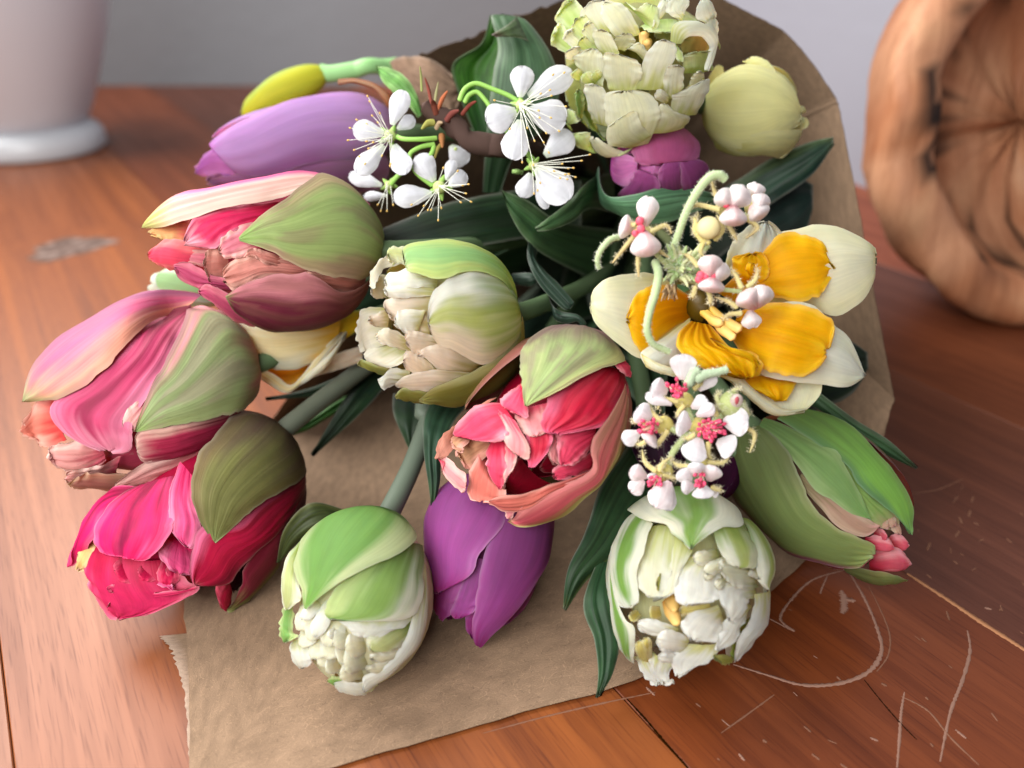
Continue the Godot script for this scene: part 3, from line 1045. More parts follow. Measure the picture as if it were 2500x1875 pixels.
func tulip_pink_left():
	var F := head("parrot_tulip", "large pink tulip with one pale green petal at the far left", "tulip", "pink and green tulips", 20, 680, 3, [1800, 640], [300, 1240], 0.335, 0.012, -0.008, 610)
	F.mat = "crinkled_petal"
	var green := {"m": c8(168, 190, 132), "l": c8(226, 138, 158), "r": c8(160, 176, 112), "w": 0.75, "q": 0.3, "b": c8(196, 128, 130), "bu": 0.35, "f": c8(176, 136, 146), "fa": 0.35, "t": c8(164, 208, 110), "tu": 0.84, "i": c8(220, 140, 150), "st": 0.16}
	var pink := {"m": c8(198, 66, 110), "e": c8(226, 126, 160), "k": c8(150, 34, 74), "w": 0.6, "q": 0.35, "t": c8(228, 140, 166), "b": c8(150, 70, 86), "bu": 0.3, "st": 0.22}
	var band := {"m": c8(226, 108, 150), "l": c8(176, 104, 138), "r": c8(246, 176, 150), "w": 0.35, "q": 0.35, "t": c8(180, 200, 140), "tu": 0.6, "f": c8(176, 120, 140), "fa": 0.35, "st": 0.16, "i": c8(240, 164, 150)}
	var pale := {"m": c8(236, 172, 168), "e": c8(244, 204, 194), "b": c8(206, 90, 110), "st": 0.14}
	var crim := {"m": c8(186, 52, 86), "l": c8(236, 190, 176), "r": c8(150, 40, 66), "w": 0.6, "t": c8(242, 206, 192), "tu": 0.62, "b": c8(130, 34, 56), "st": 0.2}
	var peach := {"m": c8(236, 140, 120), "e": c8(244, 186, 168), "b": c8(214, 70, 70), "st": 0.22}
	ring_petals(F, {"m": c8(190, 70, 96)}, [0, 60, 120, 180, 240, 300], 0.74, 2.5, 0.75)
	ring_petals(F, crim, [140, 180, 220], 0.84, 2.1, 0.7)
	petal(F, peach, [[800, 1260, 800, 1430, -.25], [480, 1260, 520, 1420, -.14], [390, 1300, 440, 1395, -.1]])
	petal(F, peach, [[400, 880, 430, 1180, -.1], [220, 895, 300, 1225, -.02], [108, 1050, 180, 1175, .03], [97, 1120, 112, 1138, .03]], {"ridge": .04})
	petal(F, pale, [[700, 1220, 720, 1330, -.12], [520, 1190, 560, 1430, -.05], [320, 1230, 400, 1395, .01], [298, 1270, 340, 1370, .02]], {"ridge": .04, "rag": .06})
	petal(F, pale, [[820, 1310, 800, 1460, -.12], [600, 1390, 560, 1500, -.05], [425, 1390, 450, 1500, .02]], {"ridge": .04})
	petal(F, {"m": c8(176, 122, 112), "e": c8(206, 164, 136), "t": c8(220, 196, 150)}, [[930, 1430, 900, 1545, -.02], [650, 1415, 650, 1545, .02], [530, 1445, 520, 1530, .035], [445, 1500, 450, 1522, .04]])
	petal(F, pink, [[1340, 190, 1340, 240, -.02], [1000, 320, 1260, 430, -.01], [800, 520, 1160, 640, .01], [520, 770, 1010, 880, .02], [320, 890, 910, 1070, .035], [370, 1100, 910, 1180, .035], [560, 1230, 915, 1290, .02]], {"nu": 34, "nv": 24, "ridge": .045, "rag": .03, "round": 0.12})
	petal(F, pale, [[1000, 860, 1020, 960, .02], [880, 950, 960, 1090, .035], [822, 1060, 890, 1138, .035]])
	petal(F, pale, [[1640, 1060, 1600, 1130, 0], [1300, 1260, 1300, 1410, .03], [1050, 1330, 1100, 1490, .045], [880, 1420, 950, 1545, .045], [765, 1500, 790, 1545, .035]], {"ridge": .03})
	petal(F, crim, [[1710, 970, 1640, 1070, .02], [1350, 1050, 1450, 1240, .05], [1150, 1090, 1250, 1310, .06], [960, 1110, 1020, 1355, .055], [920, 1180, 960, 1330, .05]], {"ridge": .03})
	petal(F, band, [[1420, 115, 1345, 185, 0], [1180, 75, 1200, 260, .03], [900, 105, 950, 380, .055], [640, 235, 800, 550, .075], [350, 415, 620, 730, .085], [170, 595, 400, 865, .09], [108, 780, 250, 892, .09], [106, 902, 114, 906, .09]], {"nu": 36, "ridge": .03, "curl": -.03})
	petal(F, green, [[1630, 265, 1832, 740, 0], [1480, 215, 1785, 910, .045], [1335, 210, 1600, 1005, .07], [1180, 560, 1400, 1045, .075], [1050, 780, 1150, 1085, .075], [928, 1117, 940, 1125, .06]], {"nu": 34, "nv": 24, "ridge": .025})
	stem(F)
	back_leaf(F, Vector3(0.02, 0.014, 0), 0.018, LEAFC)

func tulip_magenta():
	var F := head("parrot_tulip", "hot magenta tulip with a dark olive petal at the lower left", "tulip", "pink and green tulips", 120, 980, 3, [1720, 230], [470, 1450], 0.325, 0.018, -0.010, 610)
	F.mat = "crinkled_petal"
	var olive := {"m": c8(124, 126, 74), "l": c8(134, 118, 78), "r": c8(118, 110, 68), "w": 0.7, "b": c8(98, 80, 70), "bu": 0.5, "t": c8(136, 150, 92), "tu": 0.8, "i": c8(160, 60, 80), "st": 0.12}
	var crim := {"m": c8(196, 28, 72), "l": c8(234, 116, 160), "r": c8(134, 26, 52), "w": 0.68, "q": .3, "b": c8(110, 22, 40), "bu": 0.5, "st": 0.2}
	var hot := {"m": c8(236, 36, 110), "e": c8(246, 96, 150), "k": c8(122, 20, 62), "w": 0.75, "t": c8(246, 70, 126), "b": c8(150, 20, 66), "bu": 0.3, "st": 0.2}
	var lite := {"m": c8(236, 84, 142), "e": c8(244, 138, 176), "b": c8(220, 36, 100), "st": 0.16}
	var deep := {"m": c8(224, 34, 92), "e": c8(240, 96, 130), "b": c8(150, 12, 46), "st": 0.16}
	var lip := {"m": c8(218, 46, 102), "e": c8(240, 120, 150), "w": 0.8, "b": c8(190, 24, 70), "st": 0.16}
	ring_petals(F, {"m": c8(170, 20, 60)}, [0, 60, 120, 180, 240, 300], 0.72, 2.5, 0.75)
	ring_petals(F, crim, [140, 180, 220], 0.84, 2.1, 0.7)
	petal(F, {"m": c8(232, 196, 128), "e": c8(240, 210, 160), "b": c8(230, 70, 90)}, [[420, 800, 430, 930, -.1], [300, 960, 340, 1120, -.02], [160, 1180, 275, 1280, .02]])
	petal(F, lip, [[330, 980, 900, 1150, -.16], [268, 1140, 980, 1280, -.06], [285, 1300, 1090, 1370, -.01], [360, 1470, 900, 1480, .015], [455, 1608, 570, 1565, .02]], {"nu": 30, "nv": 24, "ridge": .03, "round": 0.1})
	lobes(F, deep, [[900, 1150, 860, 1340, 170, -.07], [760, 1180, 700, 1300, 150, -.08], [640, 1180, 520, 1280, 200, -.06], [980, 1180, 900, 1300, 150, -.1]], {"ridge": .03})
	petal(F, lite, [[640, 1240, 720, 1230, -.2], [760, 1320, 840, 1300, -.07], [900, 1380, 930, 1360, -.04]])
	petal(F, lip, [[560, 1370, 560, 1420, -.12], [700, 1400, 720, 1440, -.03], [1080, 1355, 1085, 1375, .02]], {"nu": 16})
	petal(F, lip, [[640, 1430, 680, 1500, -.12], [520, 1410, 560, 1520, -.03], [450, 1440, 470, 1540, .015]])
	petal(F, lip, [[700, 1320, 690, 1400, -.12], [540, 1330, 560, 1410, -.04], [410, 1345, 450, 1400, .01]])
	petal(F, lite, [[880, 980, 1060, 1080, -.12], [800, 1060, 1130, 1240, -.05], [840, 1210, 1060, 1290, -.03]], {"ridge": .03})
	petal(F, lite, [[960, 440, 1060, 560, 0], [885, 650, 1070, 760, .025], [875, 850, 1115, 900, .035], [885, 940, 1080, 1050, .045], [970, 1050, 1050, 1095, .045]], {"ridge": .03, "rag": .06})
	petal(F, hot, [[640, 620, 930, 540, 0], [420, 770, 920, 760, .03], [325, 960, 895, 960, .05], [370, 1090, 740, 1145, .05], [490, 1115, 650, 1158, .05]], {"nu": 30, "nv": 26, "ridge": .05, "rag": .03, "round": .18})
	petal(F, hot, [[660, 620, 620, 700, -.02], [420, 650, 400, 830, .02], [255, 840, 335, 970, .045], [165, 1040, 230, 1130, .065], [128, 1210, 140, 1216, .07]], {"curl": -.03})
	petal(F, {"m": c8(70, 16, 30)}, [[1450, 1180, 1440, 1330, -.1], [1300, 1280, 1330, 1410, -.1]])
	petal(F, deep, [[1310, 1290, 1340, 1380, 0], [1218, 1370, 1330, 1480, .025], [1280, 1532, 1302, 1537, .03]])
	petal(F, {"m": c8(140, 48, 68), "r": c8(120, 118, 68), "l": c8(150, 40, 70), "w": .5, "t": c8(140, 148, 86), "tu": .7, "b": c8(90, 30, 44)}, [[1880, 620, 1885, 700, -.02], [1700, 850, 1790, 1000, .01], [1440, 1180, 1610, 1300, .035], [1410, 1350, 1450, 1455, .045], [1288, 1532, 1312, 1542, .045]])
	petal(F, crim, [[1870, 500, 1880, 640, 0], [1500, 740, 1810, 800, .03], [1330, 900, 1610, 1030, .05], [1115, 915, 1430, 1180, .055], [1045, 1100, 1310, 1330, .055], [1025, 1322, 1100, 1362, .055]], {"nu": 30, "nv": 22, "ridge": .03, "rag": .03, "round": .1})
	petal(F, olive, [[1420, 62, 1865, 440, .02], [1240, 210, 1878, 545, .055], [1090, 400, 1700, 655, .075], [1045, 600, 1500, 785, .075], [1085, 840, 1370, 905, .075], [1205, 1030, 1216, 1034, .06]], {"nu": 32, "nv": 24, "ridge": .015})
	stem(F, 0.0045, c8(92, 98, 86))

func tulip_white_centre():
	var F := head("double_tulip", "round white double tulip edged with green in the middle of the bunch", "tulip", "white double tulips", 840, 580, 4, [1640, 720], [300, 930], 0.315, 0.016, -0.016, 790)
	F.lift = 0.09
	var green := {"m": c8(160, 202, 128), "e": c8(206, 214, 128), "w": .55, "q": .4, "t": c8(214, 222, 160), "tu": .86, "b": c8(150, 182, 84), "i": c8(190, 200, 110), "st": .16}
	var big := {"m": c8(196, 198, 112), "l": c8(238, 234, 220), "r": c8(232, 212, 184), "w": .28, "q": .3, "b": c8(150, 172, 80), "bu": .55, "st": .14}
	var olive := {"m": c8(150, 142, 66), "l": c8(206, 202, 140), "r": c8(150, 140, 66), "w": .7, "b": c8(136, 138, 76), "t": c8(196, 184, 104), "i": c8(200, 190, 120), "st": .14}
	var cream := {"m": c8(240, 228, 204), "e": c8(246, 238, 218), "b": c8(206, 196, 130), "bu": .35, "st": .05}
	var white := {"m": c8(246, 242, 226), "e": c8(248, 244, 232), "b": c8(220, 212, 150), "bu": .35, "st": .05}
	var blush := {"m": c8(240, 220, 196), "e": c8(246, 232, 212), "b": c8(200, 180, 120), "bu": .4, "st": .05}
	ring_petals(F, {"m": c8(196, 182, 126)}, [0, 60, 120, 180, 240, 300], 0.70, 2.7, 0.75)
	ring_petals(F, olive, [110, 170, 230], 0.96, 2.2, 0.85)
	petal(F, olive, [[900, 1500, 850, 1630, .02], [600, 1460, 640, 1600, .04], [495, 1540, 520, 1582, .04]])
	petal(F, olive, [[440, 1280, 390, 1350, 0], [200, 1190, 210, 1275, .03], [130, 1228, 150, 1256, .03]])
	petal(F, cream, [[480, 1000, 700, 1130, -.2], [250, 1080, 520, 1250, -.05], [190, 1150, 370, 1270, .01], [240, 1220, 300, 1260, .01]], {"ridge": .03})
	petal(F, cream, [[420, 690, 480, 1020, -.16], [210, 690, 300, 1080, -.03], [140, 850, 200, 1110, .01], [130, 950, 165, 1100, .03]], {"curl": .02})
	petal(F, cream, [[640, 980, 660, 1120, -.22], [450, 885, 490, 1070, -.07], [300, 900, 340, 1060, -.02]], {"bulge": .07, "round": .5})
	petal(F, cream, [[640, 180, 660, 300, -.1], [430, 175, 450, 280, 0], [295, 290, 330, 420, .02], [262, 400, 300, 570, .02]], {"bulge": .06})
	petal(F, {"m": c8(226, 226, 160), "e": c8(240, 236, 200)}, [[620, 95, 640, 270, -.05], [470, 95, 480, 240, .02], [435, 160, 450, 250, .02]], {"ridge": .04, "bulge": .06})
	petal(F, cream, [[500, 350, 440, 590, -.12], [350, 385, 330, 600, -.02], [258, 500, 290, 590, .02]], {"bulge": .05})
	petal(F, blush, [[870, 550, 840, 950, -.14], [600, 560, 650, 920, -.06], [420, 600, 480, 810, -.02], [405, 720, 500, 790, 0]], {"bulge": .05})
	petal(F, white, [[920, 330, 910, 490, -.14], [650, 300, 700, 490, -.03], [450, 345, 450, 490, .02], [395, 420, 420, 480, .02]], {"bulge": .07})
	petal(F, white, [[900, 460, 860, 580, -.12], [600, 450, 600, 585, -.01], [430, 455, 440, 580, .03], [402, 500, 412, 560, .03]], {"bulge": .08, "curl": -.03})
	petal(F, blush, [[470, 690, 430, 870, -.12], [280, 760, 300, 870, 0], [240, 790, 250, 830, .01]])
	petal(F, white, [[800, 710, 720, 950, -.05], [560, 705, 630, 950, .01], [485, 800, 520, 870, .02]], {"bulge": .05})
	petal(F, blush, [[960, 990, 960, 1080, -.14], [750, 920, 730, 1130, -.06], [570, 900, 640, 1110, -.03]], {"bulge": .05, "ridge": .03})
	petal(F, blush, [[900, 1270, 920, 1440, -.08], [700, 1110, 760, 1390, -.04], [560, 1120, 600, 1280, -.01]], {"ridge": .02})
	petal(F, blush, [[1320, 1215, 1230, 1350, -.05], [1000, 1050, 1060, 1400, -.01], [800, 1070, 850, 1210, -.005], [700, 1140, 740, 1170, 0]], {"bulge": .05})
	petal(F, blush, [[1270, 1320, 1120, 1500, 0], [900, 1290, 860, 1500, .025], [600, 1350, 620, 1480, .035], [490, 1430, 520, 1460, .035]])
	petal(F, white, [[660, 1290, 620, 1440, -.05], [450, 1270, 480, 1440, .015], [395, 1340, 380, 1490, .035], [325, 1385, 340, 1400, .045]], {"ridge": .04, "bulge": .05})
	petal(F, olive, [[1745, 770, 1755, 920, 0], [1620, 1080, 1715, 1250, .055], [1350, 1260, 1400, 1540, .075], [1100, 1375, 1100, 1648, .085], [850, 1470, 900, 1640, .085], [722, 1570, 742, 1600, .075]], {"nu": 30})
	petal(F, big, [[1700, 640, 1730, 790, 0], [1600, 440, 1700, 1010, .035], [1350, 330, 1500, 1200, .055], [1150, 350, 1300, 1230, .065], [980, 435, 1080, 1100, .065], [855, 560, 930, 1050, .055], [812, 780, 828, 890, .055]], {"nu": 30, "nv": 24, "round": .08, "ridge": .02})
	petal(F, green, [[1690, 560, 1680, 680, 0], [1560, 260, 1610, 490, .055], [1300, 85, 1400, 350, .085], [1100, 35, 1150, 340, .09], [800, 30, 950, 410, .09], [600, 85, 700, 350, .085], [588, 200, 612, 338, .085]], {"nu": 30, "nv": 20, "round": .06, "ridge": .03})
	stem(F)
	back_leaf(F, Vector3(0.014, -0.02, 0), 0.02, LEAFC)

func tulip_pink_open():
	var F := head("parrot_tulip", "open coral pink tulip under a green hood in the lower middle", "tulip", "pink and green tulips", 1020, 770, 3, [1330, 290], [520, 1290], 0.30, 0.022, -0.012, 625)
	F.mat = "crinkled_petal"
	var hood := {"m": c8(164, 186, 124), "l": c8(170, 182, 124), "r": c8(200, 206, 138), "w": .6, "b": c8(136, 110, 108), "bu": .5, "f": c8(140, 112, 112), "fa": .45, "t": c8(178, 206, 126), "tu": .8, "i": c8(220, 110, 110), "st": .18}
	var red := {"m": c8(204, 36, 66), "e": c8(244, 126, 160), "w": .78, "t": c8(246, 110, 150), "tu": .6, "b": c8(168, 26, 44), "st": .24, "f": c8(236, 90, 110), "fa": .3}
	var pink := {"m": c8(238, 78, 112), "e": c8(248, 156, 172), "w": .75, "b": c8(214, 40, 74), "st": .18}
	var pale := {"m": c8(246, 160, 164), "e": c8(250, 198, 190), "b": c8(236, 90, 116), "st": .12}
	var salmon := {"m": c8(226, 128, 114), "e": c8(248, 184, 170), "w": .8, "b": c8(190, 70, 70), "st": .18}
	var rim := {"m": c8(222, 106, 118), "l": c8(244, 158, 156), "r": c8(186, 182, 112), "w": .55, "b": c8(170, 120, 100), "t": c8(206, 196, 140), "tu": .85, "i": c8(236, 120, 124), "st": .18}
	var leafy := {"m": c8(168, 184, 106), "e": c8(190, 196, 130), "b": c8(130, 140, 84), "i": c8(220, 150, 130)}
	var tan := {"m": c8(206, 156, 120), "e": c8(240, 176, 160), "b": c8(160, 100, 78)}
	ring_petals(F, {"m": c8(136, 12, 34)}, [0, 60, 120, 180, 240, 300], 0.62, 2.6, 0.75)
	ring_petals(F, {"m": c8(150, 130, 84), "e": c8(190, 120, 110)}, [90, 150, 210, 270], 0.95, 2.1, 0.8)
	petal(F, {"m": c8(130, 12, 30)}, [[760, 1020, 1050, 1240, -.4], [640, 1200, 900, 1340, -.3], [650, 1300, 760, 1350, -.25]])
	petal(F, leafy, [[580, 600, 440, 710, -.02], [300, 785, 270, 870, .035], [165, 900, 240, 1010, .055], [133, 1040, 160, 1065, .065]])
	petal(F, tan, [[480, 860, 560, 980, -.16], [320, 860, 420, 1120, -.1], [260, 960, 370, 1120, -.07]])
	petal(F, tan, [[300, 830, 400, 900, -.05], [250, 900, 330, 980, .02], [290, 980, 340, 1020, .03]], {"ridge": .04})
	petal(F, salmon, [[520, 930, 640, 1180, -.24], [430, 1050, 640, 1270, -.08], [365, 1230, 640, 1350, -.02], [380, 1345, 560, 1360, 0]], {"rag": .05})
	petal(F, pale, [[140, 1045, 190, 1070, .05], [215, 1030, 200, 1180, .045], [335, 1140, 290, 1270, .045], [375, 1200, 345, 1325, .045]])
	petal(F, pink, [[540, 900, 650, 930, -.12], [505, 1040, 670, 1080, -.03], [515, 1150, 650, 1200, -.01], [590, 1275, 628, 1270, 0]], {"bulge": .06})
	petal(F, pale, [[640, 930, 730, 1000, -.08], [640, 1100, 720, 1080, -.025], [622, 1275, 652, 1200, 0]], {"rag": .05})
	petal(F, pink, [[1300, 970, 1290, 1110, -.12], [1050, 1090, 1150, 1180, -.04], [965, 1160, 1020, 1215, -.02]], {"rag": .06})
	petal(F, pale, [[1010, 850, 1060, 910, -.12], [945, 950, 1035, 1060, -.05], [980, 1085, 1030, 1105, -.03]])
	petal(F, pink, [[1300, 810, 1300, 900, -.1], [1050, 840, 1250, 1010, -.035], [1018, 950, 1150, 1085, -.015], [1025, 1105, 1080, 1095, 0]], {"ridge": .03, "bulge": .05})
	petal(F, red, [[720, 740, 960, 840, -.14], [785, 860, 990, 870, -.04], [800, 1050, 960, 985, -.015], [818, 1112, 842, 1115, 0]], {"rag": .04})
	petal(F, pale, [[700, 700, 960, 640, -.08], [740, 800, 980, 780, -.06], [800, 900, 950, 870, -.05]])
	petal(F, red, [[1290, 390, 1530, 430, -.02], [1000, 550, 1520, 640, .005], [920, 710, 1390, 800, .015], [910, 835, 1100, 860, .015], [1000, 865, 1045, 875, .015]], {"nu": 30, "nv": 24, "ridge": .05, "round": .12})
	petal(F, pink, [[760, 500, 780, 560, 0], [640, 585, 810, 740, .025], [580, 640, 745, 745, .025]], {"rag": .04})
	petal(F, pale, [[560, 670, 710, 770, .02], [640, 800, 810, 940, .035], [640, 930, 815, 1045, .035], [710, 1010, 775, 1050, .035]])
	petal(F, pink, [[620, 640, 730, 800, 0], [440, 660, 670, 880, .035], [300, 790, 570, 930, .045], [235, 860, 400, 905, .055]], {"ridge": .04, "rag": .05})
	petal(F, rim, [[1520, 500, 1535, 610, .02], [1340, 820, 1510, 910, .05], [1265, 970, 1440, 1090, .06], [1275, 1130, 1340, 1240, .065], [1000, 1265, 1200, 1350, .065], [800, 1360, 1000, 1490, .075], [690, 1485, 760, 1545, .075], [660, 1504, 672, 1512, .07]], {"nu": 36, "ridge": .02})
	petal(F, pale, [[640, 1410, 720, 1410, .02], [650, 1490, 690, 1490, .03]])
	petal(F, salmon, [[1285, 1120, 1295, 1160, .02], [1000, 1230, 1000, 1300, .055], [820, 1290, 830, 1410, .065], [600, 1320, 640, 1430, .065], [505, 1345, 540, 1385, .065]], {"ridge": .02, "rag": .05})
	petal(F, pink, [[1420, 340, 1510, 320, .05], [1480, 410, 1548, 370, .06], [1535, 455, 1568, 452, .06]])
	petal(F, hood, [[1050, 72, 1360, 120, .02], [800, 180, 1490, 260, .065], [758, 260, 1508, 345, .085], [755, 400, 1350, 385, .085], [760, 520, 1070, 530, .085], [786, 662, 797, 666, .07]], {"nu": 32, "nv": 26, "ridge": .025})
	stem(F)
	back_leaf(F, Vector3(0.01, -0.02, 0), 0.02, LEAFC)

func tulip_white_bottom():
	var F := head("double_tulip", "white double tulip with two broad green petals lying on the paper in front", "tulip", "white double tulips", 600, 1200, 3, [1010, 150], [770, 1490], 0.292, 0.012, -0.006, 530)
	var green := {"m": c8(132, 172, 92), "e": c8(214, 218, 164), "w": .62, "q": .3, "b": c8(84, 122, 66), "bu": .5, "t": c8(128, 178, 84), "tu": .8, "i": c8(230, 232, 200), "st": .14}
	var green2 := {"m": c8(160, 192, 104), "l": c8(196, 210, 140), "r": c8(246, 240, 222), "w": .42, "q": .35, "b": c8(126, 152, 84), "bu": .5, "t": c8(140, 186, 92), "tu": .8, "i": c8(240, 236, 212), "st": .12}
	var white := {"m": c8(242, 239, 224), "e": c8(246, 244, 234), "b": c8(222, 222, 160), "bu": .35, "st": .04}
	var cream := {"m": c8(242, 237, 208), "e": c8(246, 243, 226), "b": c8(238, 228, 170), "bu": .3, "st": .05}
	var lime := {"m": c8(214, 216, 150), "e": c8(244, 242, 216), "w": .6, "b": c8(170, 190, 90), "st": .1}
	var leafy := {"m": c8(140, 186, 100), "e": c8(206, 216, 150), "st": .1}
	ring_petals(F, {"m": c8(240, 232, 192), "t": c8(240, 230, 176)}, [0, 60, 120, 180, 240, 300], 0.9, 2.9, 0.75)
	ring_petals(F, white, [140, 180, 220], 0.88, 2.4, 0.7)
	petal(F, leafy, [[280, 820, 360, 850, -.02], [258, 930, 350, 1000, .03], [245, 1020, 380, 1055, .045], [258, 1105, 330, 1095, .045]], {"ridge": .03})
	petal(F, white, [[350, 1070, 430, 1080, 0], [325, 1140, 475, 1200, .04], [345, 1230, 475, 1265, .05], [385, 1290, 435, 1290, .05]])
	petal(F, lime, [[430, 330, 390, 460, .02], [330, 440, 385, 600, .04], [266, 600, 410, 740, .055], [260, 760, 390, 810, .055], [275, 868, 335, 868, .055]])
	petal(F, white, [[900, 1340, 970, 1420, 0], [840, 1395, 870, 1490, .03], [720, 1385, 740, 1485, .035], [635, 1380, 655, 1435, .03]])
	petal(F, leafy, [[720, 1370, 720, 1420, 0], [640, 1350, 650, 1420, .02], [600, 1380, 605, 1395, .03]])
	lobes(F, cream, [[520, 760, 400, 1010, 169, .0], [560, 800, 480, 1090, 169, .01], [660, 900, 600, 1130, 195, .01], [480, 960, 420, 1140, 130, .015], [560, 1040, 500, 1220, 156, .02], [660, 1060, 590, 1220, 169, .02], [780, 1040, 640, 1120, 156, .03], [900, 1120, 730, 1150, 182, .03], [640, 1160, 540, 1270, 143, .03], [780, 1150, 680, 1240, 169, .035], [900, 1210, 720, 1270, 195, .03], [700, 1240, 590, 1310, 130, .035], [880, 1310, 690, 1350, 143, .03], [880, 1260, 720, 1310, 104, .045]], {"curl": -.03, "bulge": .05, "ridge": .02})
	lobes(F, white, [[640, 780, 500, 1060, 120, .03], [560, 800, 410, 930, 90, .03], [700, 1010, 600, 1060, 70, .045]], {"bulge": .08})
	petal(F, lime, [[1210, 920, 1240, 970, -.05], [1000, 1000, 1210, 1070, 0], [885, 1070, 1100, 1160, .03], [875, 1140, 960, 1190, .035]], {"round": .4, "bulge": .07})
	petal(F, cream, [[1210, 1060, 1200, 1120, -.05], [1050, 1160, 1100, 1220, .005], [895, 1180, 920, 1250, .04]], {"bulge": .07})
	petal(F, cream, [[1210, 1110, 1190, 1170, -.05], [1000, 1240, 1020, 1310, .005], [875, 1265, 890, 1340, .04]], {"bulge": .07})
	petal(F, white, [[1290, 480, 1325, 560, 0], [1230, 900, 1335, 850, .035], [1180, 1080, 1300, 1090, .045], [1000, 1300, 1160, 1260, .05], [860, 1355, 950, 1440, .05], [845, 1430, 870, 1485, .05]], {"nu": 28, "curl": -.02})
	petal(F, white, [[650, 900, 1250, 900, 0], [700, 960, 1170, 985, .02], [760, 1010, 1090, 1015, .035], [780, 1060, 950, 1075, .035]], {"round": .15})
	petal(F, green2, [[1000, 430, 1300, 390, 0], [800, 580, 1300, 600, .035], [640, 735, 1290, 800, .05], [585, 850, 1190, 925, .06], [585, 900, 900, 955, .06], [595, 928, 640, 942, .055]], {"nu": 28, "nv": 24, "round": .05})
	petal(F, green, [[760, 128, 1020, 132, 0], [555, 235, 1185, 225, .055], [415, 345, 1255, 325, .085], [355, 480, 1140, 450, .095], [365, 620, 855, 575, .095], [405, 720, 650, 695, .095], [428, 857, 442, 862, .085]], {"nu": 32, "nv": 26})
	var st := c8(94, 106, 92)
	stem(F, 0.0042, st, [pt(1000, 1150, 0.322), pt(1045, 1030, 0.342), pt(1085, 930, 0.37)])

func tulip_purple_bottom():
	var F := head("purple_tulip", "deep purple tulip lying on the paper under the coral tulip", "tulip", "purple and lilac tulips", 600, 1200, 3, [1860, -150], [1640, 1080], 0.313, 0.014, -0.006, 445)
	var pur := {"m": c8(192, 86, 164), "e": c8(214, 124, 190), "w": .8, "b": c8(160, 78, 140), "bu": .5, "t": c8(194, 60, 146), "tu": .7, "st": .14}
	var deep := {"m": c8(176, 62, 138), "e": c8(200, 98, 168), "st": .14}
	ring_petals(F, {"m": c8(110, 36, 86)}, [0, 60, 120, 180, 240, 300], 0.86, 2.6, 0.75)
	ring_petals(F, pur, [130, 180, 230], 0.97, 2.6, 0.75)
	petal(F, deep, [[1700, 840, 1760, 880, -.05], [1610, 910, 1710, 960, -.02], [1630, 1060, 1680, 1078, 0]])
	petal(F, deep, [[1340, 600, 1620, 620, -.03], [1345, 790, 1540, 790, .015], [1385, 880, 1510, 890, .025], [1425, 942, 1442, 942, .025]])
	petal(F, pur, [[1660, 480, 1780, 500, -.02], [1560, 740, 1720, 760, .01], [1505, 860, 1690, 850, .02], [1505, 915, 1610, 935, .02]])
	petal(F, pur, [[1480, -80, 1920, 40, 0], [1330, 120, 1890, 240, .045], [1303, 400, 1730, 430, .065], [1325, 600, 1655, 600, .065], [1365, 772, 1500, 700, .06]], {"nu": 28, "nv": 22, "round": .06})
	petal(F, pur, [[1900, 20, 2260, 100, 0], [1750, 440, 2240, 400, .055], [1700, 700, 2130, 660, .065], [1680, 850, 1960, 905, .065], [1655, 1000, 1800, 1055, .065], [1696, 1132, 1712, 1137, .055]], {"nu": 28, "nv": 22})
	stem(F)

